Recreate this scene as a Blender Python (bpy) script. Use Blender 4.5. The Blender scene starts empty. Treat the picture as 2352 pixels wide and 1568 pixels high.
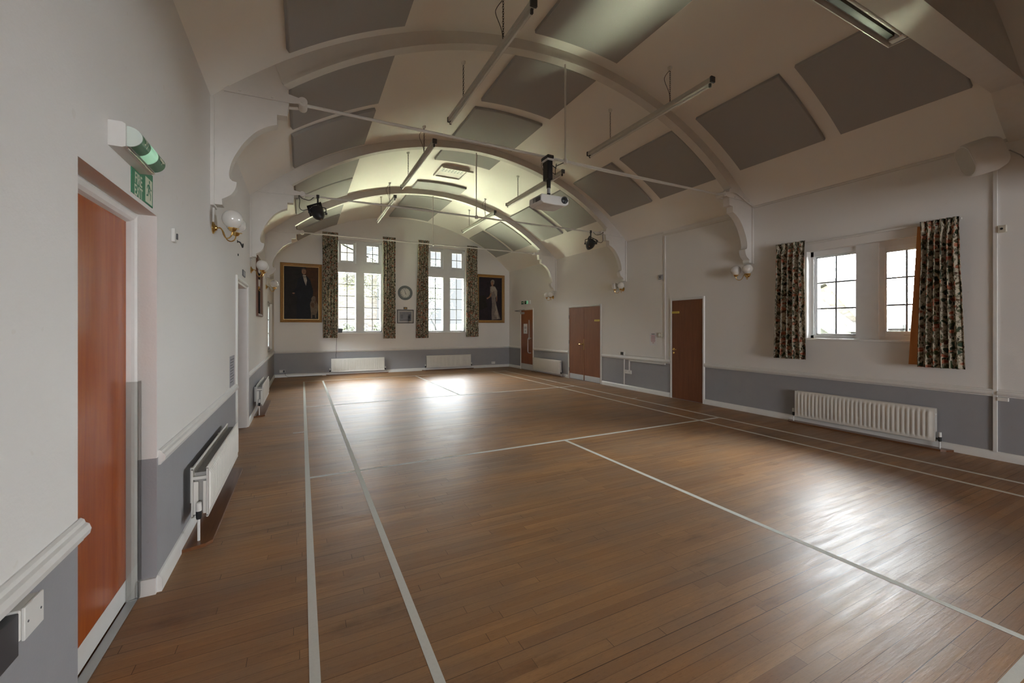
import bpy, math, random
from mathutils import Matrix, Vector, Euler

# ------------------------------------------------------------------ camera, world, exposure
SC = bpy.context.scene
COL = SC.collection
PI = math.pi
CAM_H, YAW, FPX, CYP = 1.4878, 0.4684, 954.04, 750.18      # eye height, turn from the hall's axis, focal length in px of 2352
cam_d = bpy.data.cameras.new('camera')
cam = bpy.data.objects.new('camera', cam_d)
COL.objects.link(cam)
cam.location = (0, 0, CAM_H)
cam.rotation_euler = (PI / 2, 0, -YAW)
cam_d.sensor_fit = 'HORIZONTAL'
cam_d.sensor_width = 36.0
cam_d.lens = 36.0 * FPX / 2352
cam_d.shift_y = (CYP - 784) / 2352
cam_d.clip_start = 0.02
cam_d.clip_end = 300
SC.camera = cam

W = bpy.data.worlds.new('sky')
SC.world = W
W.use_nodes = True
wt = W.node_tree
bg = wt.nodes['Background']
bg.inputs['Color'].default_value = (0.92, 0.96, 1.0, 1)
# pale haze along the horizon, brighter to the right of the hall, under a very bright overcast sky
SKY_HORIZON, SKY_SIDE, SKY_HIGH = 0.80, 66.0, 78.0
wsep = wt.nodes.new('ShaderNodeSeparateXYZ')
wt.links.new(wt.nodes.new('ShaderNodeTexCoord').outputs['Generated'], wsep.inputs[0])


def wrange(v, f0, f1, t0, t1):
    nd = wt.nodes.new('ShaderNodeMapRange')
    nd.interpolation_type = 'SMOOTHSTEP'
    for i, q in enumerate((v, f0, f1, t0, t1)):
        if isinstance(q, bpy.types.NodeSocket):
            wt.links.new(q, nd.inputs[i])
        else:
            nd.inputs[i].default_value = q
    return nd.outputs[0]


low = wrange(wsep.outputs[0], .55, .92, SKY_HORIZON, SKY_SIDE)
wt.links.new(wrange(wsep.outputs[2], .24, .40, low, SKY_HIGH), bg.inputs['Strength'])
SC.view_settings.view_transform = 'Standard'
SC.view_settings.look = 'None'
SC.view_settings.gamma = 1.0
SC.view_settings.exposure = 0.36
SC.cycles.use_denoising = True
SC.cycles.max_bounces = 12
SC.cycles.diffuse_bounces = 8
SC.cycles.glossy_bounces = 4
SC.cycles.transparent_max_bounces = 12
SC.cycles.sample_clamp_indirect = 6.0
SC.cycles.caustics_reflective = False
SC.cycles.caustics_refractive = False

# ------------------------------------------------------------------ room dimensions (metres)
LW, RW, BW, FW = -0.725, 6.94, 13.95, -12.0     # inner faces of the left, right, back and front walls
CX, CR, CZ = 3.105, 5.55, 5.08 - 5.55          # vault: centre x, radius, centre z
WT = 0.38                                      # wall thickness


def ceil_z(x, off=0.0):
    return CZ + math.sqrt((CR - off) ** 2 - (x - CX) ** 2)


def portal(name, loc, rot, sx, sy):
    l = bpy.data.lights.new(name, 'AREA')
    l.shape = 'RECTANGLE'
    l.size, l.size_y = sx, sy
    l.cycles.is_portal = True
    o = bpy.data.objects.new(name, l)
    COL.objects.link(o)
    o.location = loc
    o.rotation_euler = rot


# daylight enters through the three windows in view and the low window at the far end of the left wall
portal('daylight_back_window_a', (1.665, BW + .32, 2.76), (-PI / 2, 0, 0), 1.36, 2.92)
portal('daylight_back_window_b', (4.54, BW + .32, 2.76), (-PI / 2, 0, 0), 1.36, 2.92)
portal('daylight_right_window', (RW + .32, 2.93, 1.975), (-PI / 2, 0, -PI / 2), 1.46, 1.33)
portal('daylight_left_window', (LW - .30, 12.255, 1.49), (-PI / 2, 0, PI / 2), 1.59, 1.215)


# fill lamp added behind the viewpoint to brighten the hall; no opening there
dl = bpy.data.lights.new('rear_fill_lamp', 'AREA')
dl.shape = 'RECTANGLE'
dl.size, dl.size_y = 4.6, 2.5
dl.energy = 640
dl.color = (0.90, 0.95, 1.0)
do = bpy.data.objects.new('rear_fill_lamp', dl)
COL.objects.link(do)
do.location = (1.1, FW + .4, 1.4)
do.rotation_euler = (PI / 2, 0, -.22)


# unseen upward area lamps added outside the windows to brighten the ceiling
def upward_fill(name, loc, sx, sy, radiance):
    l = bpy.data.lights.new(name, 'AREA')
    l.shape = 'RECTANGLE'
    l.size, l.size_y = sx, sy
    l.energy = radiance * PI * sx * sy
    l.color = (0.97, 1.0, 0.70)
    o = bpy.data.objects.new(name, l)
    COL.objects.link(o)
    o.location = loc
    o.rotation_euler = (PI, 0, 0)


FILL_LEVEL = 520
upward_fill('upward_fill_end', (4.0, 16.6, -.45), 14.0, 3.8, FILL_LEVEL * .32)
upward_fill('upward_fill_right', (8.85, 3.6, -.95), 2.6, 9.0, FILL_LEVEL * 2.1)
upward_fill('upward_fill_left', (-2.9, 12.2, -.95), 3.4, 6.0, FILL_LEVEL * .13)


# ------------------------------------------------------------------ materials
class NT:
    def __init__(s, name):
        s.m = bpy.data.materials.new(name)
        s.m.use_nodes = True
        s.t = s.m.node_tree
        s.b = s.t.nodes['Principled BSDF']

    def n(s, typ, ins=None, **kw):
        nd = s.t.nodes.new(typ)
        for k, v in kw.items():
            setattr(nd, k, v)
        for k, v in (ins or {}).items():
            s.put(nd.inputs[k], v)
        return nd

    def put(s, sock, v):
        if isinstance(v, bpy.types.NodeSocket):
            s.t.links.new(v, sock)
        elif isinstance(v, (tuple, list)) and len(v) == 3 and sock.type == 'RGBA':
            sock.default_value = (*v, 1)
        else:
            sock.default_value = v

    def math(s, op, a, b=0.0, c=0.0):
        nd = s.n('ShaderNodeMath', {0: a, 1: b, 2: c}, operation=op)
        return nd.outputs[0]

    def mix(s, f, a, b, blend='MIX'):
        nd = s.n('ShaderNodeMix', data_type='RGBA', blend_type=blend)
        s.put(nd.inputs[0], f)
        s.put(nd.inputs[6], a)
        s.put(nd.inputs[7], b)
        return nd.outputs[2]

    def ramp(s, f, *stops):
        nd = s.n('ShaderNodeValToRGB', {0: f})
        cr = nd.color_ramp
        while len(cr.elements) < len(stops):
            cr.elements.new(0.5)
        for e, (p, c) in zip(cr.elements, stops):
            e.position = p
            e.color = (*c, 1) if isinstance(c, (tuple, list)) else (c, c, c, 1)
        return nd.outputs[0]

    def noise(s, vec, scale, detail=3, rough=.55, dist=0):
        nd = s.n('ShaderNodeTexNoise', {'Vector': vec, 'Scale': scale, 'Detail': detail, 'Roughness': rough, 'Distortion': dist})
        return nd.outputs['Fac']

    def obj(s, scale=(1, 1, 1)):
        tc = s.n('ShaderNodeTexCoord')
        return s.n('ShaderNodeMapping', {0: tc.outputs['Object'], 'Scale': scale}).outputs[0]

    def pos(s, scale=(1, 1, 1)):
        g = s.n('ShaderNodeNewGeometry')
        return s.n('ShaderNodeMapping', {0: g.outputs['Position'], 'Scale': scale}).outputs[0]

    def bump(s, h, strength=.2, dist=.002):
        nd = s.n('ShaderNodeBump', {'Height': h, 'Strength': strength, 'Distance': dist})
        s.put(s.b.inputs['Normal'], nd.outputs[0])

    def set(s, **kw):
        al = {'col': 'Base Color', 'rough': 'Roughness', 'metal': 'Metallic', 'spec': 'Specular IOR Level', 'coat': 'Coat Weight',
              'coatr': 'Coat Roughness', 'emit': 'Emission Strength', 'ecol': 'Emission Color', 'trans': 'Transmission Weight', 'alpha': 'Alpha',
              'sheen': 'Sheen Weight'}
        for k, v in kw.items():
            s.put(s.b.inputs[al[k]], v)
        return s


def plain(name, col, rough=.5, **kw):
    t = NT(name)
    v = t.noise(t.obj((1, 1, 1)), 9, 2)
    c = t.mix(v, tuple(x * .94 for x in col), tuple(min(1, x * 1.05) for x in col))
    t.set(col=c, rough=rough, **kw)
    return t.m


M = {}
WHITE = (0.75, 0.735, 0.71)
GREY = (0.31, 0.31, 0.325)


def wall_mat():
    t = NT('painted_plaster_wall')
    p = t.pos()
    z = t.n('ShaderNodeSeparateXYZ', {0: p}).outputs[2]
    low = t.math('LESS_THAN', z, 0.752)
    big = t.noise(p, .8, 3)
    mid = t.noise(p, 6, 4)
    white = t.mix(big, tuple(c * .95 for c in WHITE), tuple(c * 1.03 for c in WHITE))
    grey = t.mix(mid, tuple(c * .94 for c in GREY), tuple(c * 1.05 for c in GREY))
    col = t.mix(low, white, grey)
    marks = t.ramp(t.noise(p, 14, 2, .4), (.0, 0.0), (.25, 0.0), (.255, 0.0), (.26, 1.0))
    col = t.mix(1.0, col, t.mix(marks, (.96, .95, .93), (1, 1, 1)), 'MULTIPLY')
    t.set(col=col, rough=.62, spec=.3)
    t.bump(t.math('ADD', t.noise(p, 85, 3), t.math('MULTIPLY', t.noise(p, 12, 3), .8)), .22, .004)
    return t.m


def ceil_mat():
    t = NT('painted_plaster_ceiling')
    p = t.pos()
    col = t.mix(t.noise(p, .9, 4), (.85, .83, .78), (.89, .87, .83))
    t.set(col=col, rough=.75, spec=.25)
    t.bump(t.noise(p, 60, 3), .12, .003)
    return t.m


def floor_mat():
    t = NT('varnished_oak_strip_floor')
    p = t.pos()
    xyz = t.n('ShaderNodeSeparateXYZ', {0: p})
    x, y = xyz.outputs[0], xyz.outputs[1]
    rowf = t.math('DIVIDE', y, .058)
    row = t.math('FLOOR', rowf)
    fy = t.math('FRACT', rowf)
    wn = t.n('ShaderNodeTexWhiteNoise', {'W': row}, noise_dimensions='1D').outputs[0]
    xs = t.math('ADD', t.math('DIVIDE', x, 1.25), t.math('MULTIPLY', wn, 17.3))
    coln = t.math('FLOOR', xs)
    fx = t.math('FRACT', xs)
    rnd = t.n('ShaderNodeTexWhiteNoise', {'Vector': t.n('ShaderNodeCombineXYZ', {0: row, 1: coln}).outputs[0]}, noise_dimensions='2D').outputs[0]
    grain = t.noise(t.n('ShaderNodeVectorMath', {0: t.pos((2.2, 42, 1)), 1: t.n('ShaderNodeCombineXYZ', {2: t.math('MULTIPLY', rnd, 40)}).outputs[0]}, operation='ADD').outputs[0], 1.0, 6, .65, .6)
    base = t.ramp(rnd, (0, (.28, .138, .058)), (.3, (.36, .188, .080)), (.7, (.41, .222, .097)), (1, (.31, .155, .064)))
    base = t.mix(t.math('MULTIPLY', t.ramp(grain, (.35, 0), (.75, 1)), .45), base, (.19, .092, .043))
    wear = t.noise(t.pos((.5, 1.2, 1)), 1.1, 4, .6)
    base = t.mix(t.math('MULTIPLY', t.ramp(wear, (.40, 0), (.62, 1)), .62), base, (.20, .125, .078))
    stain = t.ramp(t.noise(t.pos((.7, 2.2, 1)), 1.6, 5, .7), (.56, 0), (.72, 1))
    base = t.mix(t.math('MULTIPLY', stain, .65), base, (.12, .064, .032))
    fleck = t.ramp(t.noise(t.pos((26, 330, 1)), 1.0, 2, .5), (.60, 0), (.70, 1))
    base = t.mix(t.math('MULTIPLY', fleck, .45), base, (.10, .055, .030))
    patch = t.ramp(t.noise(t.pos((1.1, 1.9, 1)), 1.7, 4, .6), (.45, 0), (.66, 1))
    base = t.mix(t.math('MULTIPLY', patch, .38), base, (.20, .145, .105))
    # seams between strips: some open, most tight
    tight = t.n('ShaderNodeTexWhiteNoise', {'W': t.math('ADD', row, .37)}, noise_dimensions='1D').outputs[0]
    wid = t.math('MULTIPLY_ADD', t.math('POWER', tight, 4), .055, .020)
    seam_y = t.math('LESS_THAN', fy, wid)
    seam_x = t.math('LESS_THAN', fx, .002)
    seam = t.math('MAXIMUM', seam_y, seam_x)
    seam = t.math('MULTIPLY', seam, t.math('MULTIPLY_ADD', tight, .45, .5))
    base = t.mix(seam, base, (.040, .021, .012))
    # fine scratches
    sc = t.noise(t.pos((9, 1.1, 1)), 6.0, 2, .3, 2.0)
    scr = t.ramp(sc, (.492, 0), (.499, 1), (.502, 1), (.509, 0))
    base = t.mix(t.math('MULTIPLY', scr, .10), base, (.5, .42, .34))
    rough = t.math('MULTIPLY_ADD', t.noise(t.pos((1.3, 16, 1)), 1.5, 5, .6), .36, .24)
    rough = t.math('ADD', rough, t.math('MULTIPLY', scr, .1))
    t.set(col=base, rough=rough, spec=.2)
    h = t.math('SUBTRACT', t.math('ADD', t.math('MULTIPLY', grain, .12), t.math('ADD', t.math('MULTIPLY', rnd, .18), t.math('MULTIPLY', t.noise(t.pos((3, 30, 1)), 2, 3), .5))), t.math('MULTIPLY', seam, .6))
    t.bump(h, .5, .0045)
    return t.m


def wood(name, a, b, rough=.35, coat=0.0, sc=(22, 22, 1.6), coatr=.1, bump=.05):
    t = NT(name)
    t.set(spec=.3)
    v = t.obj(sc)
    g = t.noise(v, 1.0, 6, .62, 1.2)
    big = t.noise(t.obj((3, 3, .5)), 1.3, 3)
    c = t.mix(t.ramp(g, (.3, 0), (.72, 1)), a, b)
    c = t.mix(t.math('MULTIPLY', big, .5), c, tuple(x * .8 for x in b))
    t.set(col=c, rough=rough, coat=coat, coatr=coatr)
    t.bump(t.math('ADD', g, t.math('MULTIPLY', t.noise(t.obj((40, 40, 8)), 1, 2), 1.0)), bump, .002)
    return t.m


def fabric(name, a, b, sc=160):
    t = NT(name)
    n = t.noise(t.obj(), sc, 3, .7)
    t.set(col=t.mix(n, a, b), rough=.95, spec=.1)
    t.bump(n, .25, .002)
    return t.m


def curtain_mat():
    t = NT('floral_curtain_cotton')
    uv = t.n('ShaderNodeTexCoord').outputs['UV']
    wob = t.n('ShaderNodeTexNoise', {'Vector': uv, 'Scale': 7.0, 'Detail': 2.0}).outputs['Color']
    uvd = t.n('ShaderNodeVectorMath', {0: uv, 1: t.n('ShaderNodeVectorMath', {0: wob, 1: (.10, .10, .1)}, operation='MULTIPLY').outputs[0]}, operation='ADD').outputs[0]
    leafy = t.n('ShaderNodeTexVoronoi', {'Vector': t.n('ShaderNodeMapping', {0: uvd, 'Scale': (40, 17, 1), 'Rotation': (0, 0, .75)}).outputs[0], 'Scale': 1.0})
    leafy2 = t.n('ShaderNodeTexVoronoi', {'Vector': t.n('ShaderNodeMapping', {0: uvd, 'Scale': (36, 15, 1), 'Rotation': (0, 0, -.9), 'Location': (3, 2, 0)}).outputs[0], 'Scale': 1.0})
    l1 = t.ramp(leafy.outputs['Distance'], (.44, 1), (.50, 0))
    l2 = t.ramp(leafy2.outputs['Distance'], (.42, 1), (.48, 0))
    c1 = t.ramp(t.n('ShaderNodeSeparateColor', {0: leafy.outputs['Color']}).outputs[0], (0, (.020, .030, .018)), (.4, (.055, .075, .035)), (.65, (.10, .065, .035)), (.8, (.03, .04, .035)), (1, (.15, .15, .075)))
    c2 = t.ramp(t.n('ShaderNodeSeparateColor', {0: leafy2.outputs['Color']}).outputs[1], (0, (.03, .022, .018)), (.35, (.045, .075, .05)), (.7, (.13, .05, .035)), (1, (.09, .095, .045)))
    twig = t.n('ShaderNodeTexNoise', {'Vector': t.n('ShaderNodeMapping', {0: uvd, 'Scale': (1.5, .7, 1), 'Rotation': (0, 0, .5)}).outputs[0], 'Scale': 13.0, 'Detail': 3.0, 'Distortion': 1.2}).outputs['Fac']
    twm = t.ramp(twig, (.455, 0), (.485, 1), (.515, 1), (.545, 0))
    m1 = t.math('GREATER_THAN', t.n('ShaderNodeSeparateColor', {0: leafy.outputs['Color']}).outputs[2], .22)
    m2 = t.math('GREATER_THAN', t.n('ShaderNodeSeparateColor', {0: leafy2.outputs['Color']}).outputs[2], .35)
    col = t.mix(t.noise(uv, 30, 2), (.46, .41, .31), (.58, .52, .41))
    col = t.mix(t.math('MULTIPLY', twm, .8), col, (.07, .06, .035))
    col = t.mix(t.math('MULTIPLY', l1, m1), col, c1)
    col = t.mix(t.math('MULTIPLY', l2, m2), col, c2)
    fl = t.n('ShaderNodeTexVoronoi', {'Vector': uvd, 'Scale': 13.0})
    fm = t.math('MULTIPLY', t.ramp(fl.outputs['Distance'], (.30, 1), (.42, 0)), t.math('GREATER_THAN', t.n('ShaderNodeSeparateColor', {0: fl.outputs['Color']}).outputs[1], .5))
    pet = t.ramp(t.noise(uvd, 45, 3), (.35, (.20, .035, .025)), (.5, (.42, .15, .08)), (.65, (.55, .36, .26)))
    col = t.mix(fm, col, pet)
    t.set(col=col, rough=.9, spec=.15)
    tr = t.n('ShaderNodeBsdfTranslucent', {'Color': col})
    mx = t.n('ShaderNodeMixShader', {0: .12, 1: t.b.outputs[0], 2: tr.outputs[0]})
    t.t.links.new(mx.outputs[0], t.t.nodes['Material Output'].inputs[0])
    t.bump(t.noise(uv, 300, 2), .15, .001)
    return t.m


def glass_mat(name='window_glass', tint=(.97, .985, .98)):
    t = NT(name)
    tp = t.n('ShaderNodeBsdfTransparent', {'Color': tint})
    gl = t.n('ShaderNodeBsdfGlossy', {'Color': (1, 1, 1), 'Roughness': .01})
    fr = t.n('ShaderNodeFresnel', {'IOR': 1.45})
    mx = t.n('ShaderNodeMixShader', {0: fr.outputs[0], 1: tp.outputs[0], 2: gl.outputs[0]})
    t.t.links.new(mx.outputs[0], t.t.nodes['Material Output'].inputs[0])
    return t.m


def stone_mat():
    t = NT('rubble_stone_masonry')
    p = t.pos((1, 1, 1.9))
    wob = t.n('ShaderNodeTexNoise', {'Vector': p, 'Scale': 1.7, 'Detail': 2.0}).outputs['Color']
    pd = t.n('ShaderNodeVectorMath', {0: p, 1: t.n('ShaderNodeVectorMath', {0: wob, 1: (.35, .35, .35)}, operation='MULTIPLY').outputs[0]}, operation='ADD').outputs[0]
    v = t.n('ShaderNodeTexVoronoi', {'Vector': pd, 'Scale': 2.6})
    e = t.n('ShaderNodeTexVoronoi', {'Vector': pd, 'Scale': 2.6}, feature='DISTANCE_TO_EDGE')
    r = t.n('ShaderNodeSeparateColor', {0: v.outputs['Color']}).outputs[0]
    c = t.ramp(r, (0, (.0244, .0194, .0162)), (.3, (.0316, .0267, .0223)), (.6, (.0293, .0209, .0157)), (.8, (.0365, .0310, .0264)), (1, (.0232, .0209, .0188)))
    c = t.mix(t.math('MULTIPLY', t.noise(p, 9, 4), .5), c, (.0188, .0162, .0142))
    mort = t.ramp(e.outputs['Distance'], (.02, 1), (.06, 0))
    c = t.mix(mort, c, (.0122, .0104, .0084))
    t.set(col=c, rough=.9)
    t.bump(t.math('ADD', e.outputs['Distance'], t.math('MULTIPLY', t.noise(p, 14, 4), .2)), .8, .06)
    return t.m


def leaf_mat(name, a, b):
    t = NT(name)
    oi = t.n('ShaderNodeNewGeometry')
    c = t.mix(oi.outputs['Random Per Island'], a, b)
    t.set(col=c, rough=.6)
    return t.m


M['wall'] = wall_mat()
M['ceil'] = ceil_mat()
M['floor'] = floor_mat()
M['gloss_white'] = plain('gloss_white_paint', (.72, .71, .685), .32)
M['arch'] = plain('white_arch_paint', (.68, .655, .615), .55)
M['upvc'] = plain('white_window_plastic', (.74, .76, .77), .3)
M['plaster_white'] = plain('white_reveal_plaster', (.70, .71, .71), .6)
M['line'] = fabric('court_line_paint', (.60, .60, .555), (.70, .70, .65), 60)
M['panel'] = fabric('grey_acoustic_felt', (.36, .355, .35), (.41, .405, .40))
M['door_mahogany'] = wood('red_brown_veneer', (.30, .098, .028), (.19, .055, .018), .28, .25, (26, 26, 1.6))
M['door_sapele'] = wood('brown_sapele_veneer', (.27, .112, .052), (.175, .062, .028), .5, 0, (34, 34, 1.8))
M['door_dark'] = wood('dark_veneer', (.20, .068, .026), (.125, .038, .014), .5, 0, (30, 30, 1.6))
M['door_orange'] = wood('orange_varnished_veneer', (.44, .092, .006), (.31, .052, .004), .26, .30, (14, 14, 1.2), .14, .10)
M['steel'] = plain('brushed_steel', (.58, .59, .60), .38, metal=.85)
M['kick'] = plain('satin_aluminium_plate', (.62, .63, .64), .42, metal=.45)
M['chrome'] = plain('chrome', (.75, .75, .75), .12, metal=1)
M['brass'] = plain('polished_brass', (.70, .46, .16), .22, metal=1)
M['dark_brass'] = plain('aged_brass', (.45, .27, .08), .3, metal=1)
M['opal'] = plain('opal_glass', (.70, .68, .64), .10, coat=.6)
M['rad'] = plain('radiator_enamel', (.74, .72, .67), .35)
M['rad_in'] = plain('radiator_convector_steel', (.35, .34, .32), .5)
M['plinth'] = wood('dark_varnished_board', (.20, .085, .035), (.12, .045, .018), .3, .3, (2, 26, 26))
M['black'] = plain('black_enamel', (.012, .012, .013), .4)
M['black_rubber'] = plain('black_rubber', (.02, .02, .02), .7)
M['charcoal'] = plain('charcoal_plastic', (.05, .05, .055), .45)
M['dark_grey'] = plain('dark_grey_plastic', (.09, .09, .10), .5)
M['white_pl'] = plain('white_plastic', (.70, .69, .66), .4)
M['grey_pl'] = plain('grey_plastic', (.33, .33, .33), .5)
M['ivory'] = plain('aged_ivory_plastic', (.55, .51, .42), .45)
M['curtain'] = curtain_mat()
M['lining'] = fabric('orange_tan_lining', (.55, .22, .08), (.66, .30, .12))
M['glass'] = glass_mat()
M['acrylic'] = glass_mat('clear_acrylic', (.90, .90, .89))
M['stone'] = stone_mat()
M['gold'] = wood('gilt_picture_frame', (.40, .22, .07), (.26, .13, .035), .35, .2, (30, 30, 30))
M['gold_slip'] = plain('gold_slip', (.50, .31, .11), .35, metal=.3)
M['frame_black'] = plain('black_frame_wood', (.03, .022, .02), .4)
M['frame_brown'] = wood('brown_mirror_frame', (.20, .09, .045), (.12, .05, .025), .35)
M['mirror'] = plain('silvered_glass', (.80, .82, .81), .03, metal=1)
M['mount'] = plain('cream_mount_card', (.62, .58, .50), .8)
M['paper'] = plain('white_paper', (.72, .71, .72), .8)
M['paper_grey'] = plain('grey_printed_paper', (.36, .36, .39), .8)
M['ink'] = plain('grey_ink', (.10, .10, .11), .8)
M['ink_red'] = plain('red_ink', (.45, .12, .16), .8)
M['yellow'] = plain('yellow_sign_plastic', (.62, .47, .06), .45)
M['sign_green'] = plain('green_sign_plastic', (.035, .21, .105), .5)
M['sign_white'] = plain('glow_white_print', (.62, .66, .52), .6)
M['clock_rim'] = plain('grey_painted_clock_rim', (.15, .165, .16), .5)
M['clock_face'] = plain('cream_clock_face', (.60, .60, .54), .6)
M['tube'] = plain('unlit_fluorescent_tube', (.74, .74, .70), .25)
M['batten'] = plain('aged_white_batten_enamel', (.52, .50, .45), .4)
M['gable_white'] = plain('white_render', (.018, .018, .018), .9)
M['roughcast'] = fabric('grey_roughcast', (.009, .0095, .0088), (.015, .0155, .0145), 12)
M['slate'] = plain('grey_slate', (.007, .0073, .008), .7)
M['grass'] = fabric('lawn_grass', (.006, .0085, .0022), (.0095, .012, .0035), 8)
M['gravel'] = fabric('bounce_paving', (.68, .76, .44), (.74, .82, .50), 20)  # pale green tone chosen so unseen ground bounces light onto the ceiling
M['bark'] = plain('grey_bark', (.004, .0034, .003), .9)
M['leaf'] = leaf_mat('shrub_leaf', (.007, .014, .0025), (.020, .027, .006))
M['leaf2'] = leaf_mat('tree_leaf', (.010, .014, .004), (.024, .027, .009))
M['hook'] = plain('black_iron', (.015, .014, .013), .5)


# canvas colours
def paintm(k, c):
    t = NT(k)
    n_ = t.noise(t.obj(), 7, 5, .7, .8)
    t.set(col=t.mix(t.ramp(n_, (.3, 0), (.7, 1)), tuple(x * .62 for x in c), tuple(min(1, x * 1.3) for x in c)), rough=.6, spec=.22)
    M[k] = t.m


for k, c in {'paint_dark_brown': (.012, .009, .008), 'paint_umber': (.055, .020, .006), 'paint_black_suit': (.007, .007, .010), 'paint_flesh': (.24, .125, .075), 'paint_shirt': (.26, .23, .19),
             'paint_hair': (.06, .045, .035), 'paint_dog': (.13, .09, .06), 'paint_dog_red': (.09, .045, .02), 'paint_dress': (.17, .14, .125), 'paint_dress_light': (.29, .25, .21), 'paint_plum': (.016, .011, .016),
             'paint_grey_hair': (.22, .19, .16), 'print_grey': (.22, .21, .22), 'print_dark': (.05, .045, .045)}.items():
    paintm(k, c)


# ------------------------------------------------------------------ mesh builder
def flow(pts, n=6):
    """points along a smooth curve through pts"""
    P = [Vector(p) for p in pts]
    P = [P[0] * 2 - P[1]] + P + [P[-1] * 2 - P[-2]]
    out = []
    for i in range(1, len(P) - 2):
        a, b, c, d = P[i - 1:i + 3]
        for k in range(n):
            q = k / n
            out.append(.5 * (2 * b + (c - a) * q + (2 * a - 5 * b + 4 * c - d) * q * q + (3 * b - a - 3 * c + d) * q ** 3))
    out.append(P[-2])
    return out


class MB:
    def __init__(s):
        s.v, s.f, s.mi, s.uv = [], [], [], None
        s.x = None
        s.m = 0

    def add(s, vs, fs):
        b = len(s.v)
        for p in vs:
            p = Vector(p)
            s.v.append(s.x @ p if s.x is not None else p)
        for f in fs:
            s.f.append([i + b for i in f])
            s.mi.append(s.m)
        return s

    def box(s, x0, x1, y0, y1, z0, z1, bev=0.0):
        if x0 > x1: x0, x1 = x1, x0
        if y0 > y1: y0, y1 = y1, y0
        if z0 > z1: z0, z1 = z1, z0
        if bev <= 0:
            vs = [(x, y, z) for x in (x0, x1) for y in (y0, y1) for z in (z0, z1)]
            return s.add(vs, [(0, 1, 3, 2), (4, 6, 7, 5), (0, 4, 5, 1), (2, 3, 7, 6), (0, 2, 6, 4), (1, 5, 7, 3)])
        b = min(bev, (x1 - x0) * .45, (y1 - y0) * .45, (z1 - z0) * .45)
        X, Y, Z = (x0, x1), (y0, y1), (z0, z1)
        vs, ix = [], {}
        for i in (0, 1):
            for j in (0, 1):
                for k in (0, 1):
                    sx, sy, sz = 1 - 2 * i, 1 - 2 * j, 1 - 2 * k
                    for a in range(3):
                        ix[i, j, k, a] = len(vs)
                        vs.append((X[i] + (sx * b if a != 0 else 0), Y[j] + (sy * b if a != 1 else 0), Z[k] + (sz * b if a != 2 else 0)))
        fs = []
        for a in range(3):
            for e in (0, 1):
                o = [q for q in range(3) if q != a]
                loop = []
                for p, q in ((0, 0), (1, 0), (1, 1), (0, 1)):
                    t = [0, 0, 0]
                    t[a], t[o[0]], t[o[1]] = e, p, q
                    loop.append(ix[t[0], t[1], t[2], a])
                fs.append(loop if (e == 1) != (a == 1) else loop[::-1])
        for a in range(3):
            o = [q for q in range(3) if q != a]
            for p in (0, 1):
                for q in (0, 1):
                    t0, t1 = [0, 0, 0], [0, 0, 0]
                    t0[o[0]], t0[o[1]] = p, q
                    t1[o[0]], t1[o[1]] = p, q
                    t1[a] = 1
                    fs.append([ix[(*t0, o[0])], ix[(*t1, o[0])], ix[(*t1, o[1])], ix[(*t0, o[1])]])
        for i in (0, 1):
            for j in (0, 1):
                for k in (0, 1):
                    fs.append([ix[i, j, k, a] for a in range(3)])
        return s.add(vs, fs)

    def prism(s, poly, axis, a, b, caps=True):
        """extrude a 2D outline along an axis (0 x, 1 y, 2 z); the outline's coordinates are the two other axes in order"""
        n = len(poly)

        def P(p, t):
            q = [p[0], p[1]]
            q.insert(axis, t)
            return q
        vs = [P(p, a) for p in poly] + [P(p, b) for p in poly]
        fs = [[i, (i + 1) % n, n + (i + 1) % n, n + i] for i in range(n)]
        if caps:
            fs += [list(range(n))[::-1], list(range(n, 2 * n))]
        return s.add(vs, fs)

    def tube(s, pts, r, seg=8, closed=False, caps=True):
        pts = [Vector(p) for p in pts]
        n = len(pts)
        rr = r if isinstance(r, (list, tuple)) else [r] * n
        vs, fs = [], []
        up = None
        for i, p in enumerate(pts):
            if closed:
                d = pts[(i + 1) % n] - pts[i - 1]
            else:
                d = pts[min(i + 1, n - 1)] - pts[max(i - 1, 0)]
            d.normalize()
            if up is None:
                up = Vector((0, 0, 1)) if abs(d.z) < .9 else Vector((1, 0, 0))
            up = (up - d * up.dot(d))
            if up.length < 1e-5:
                up = d.orthogonal()
            up.normalize()
            sd = d.cross(up)
            for k in range(seg):
                a = 2 * PI * k / seg
                vs.append(p + (up * math.cos(a) + sd * math.sin(a)) * rr[i])
        m = n if closed else n - 1
        for i in range(m):
            j = (i + 1) % n
            for k in range(seg):
                l = (k + 1) % seg
                fs.append([i * seg + k, i * seg + l, j * seg + l, j * seg + k])
        if caps and not closed:
            fs.append(list(range(seg))[::-1])
            fs.append([(n - 1) * seg + k for k in range(seg)])
        return s.add(vs, fs)

    def lathe(s, prof, seg=24, c=(0, 0, 0), axis='z', caps=True):
        """revolve (radius, height) points about an axis through c"""
        n = len(prof)
        vs, fs = [], []
        for r, h in prof:
            for k in range(seg):
                a = 2 * PI * k / seg
                u, w = r * math.cos(a), r * math.sin(a)
                q = {'z': (u, w, h), 'y': (u, h, w), 'x': (h, u, w)}[axis]
                vs.append((q[0] + c[0], q[1] + c[1], q[2] + c[2]))
        for i in range(n - 1):
            for k in range(seg):
                l = (k + 1) % seg
                fs.append([i * seg + k, i * seg + l, (i + 1) * seg + l, (i + 1) * seg + k])
        if caps:
            if prof[0][0] > 1e-6: fs.append(list(range(seg))[::-1])
            if prof[-1][0] > 1e-6: fs.append([(n - 1) * seg + k for k in range(seg)])
        return s.add(vs, fs)

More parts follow.
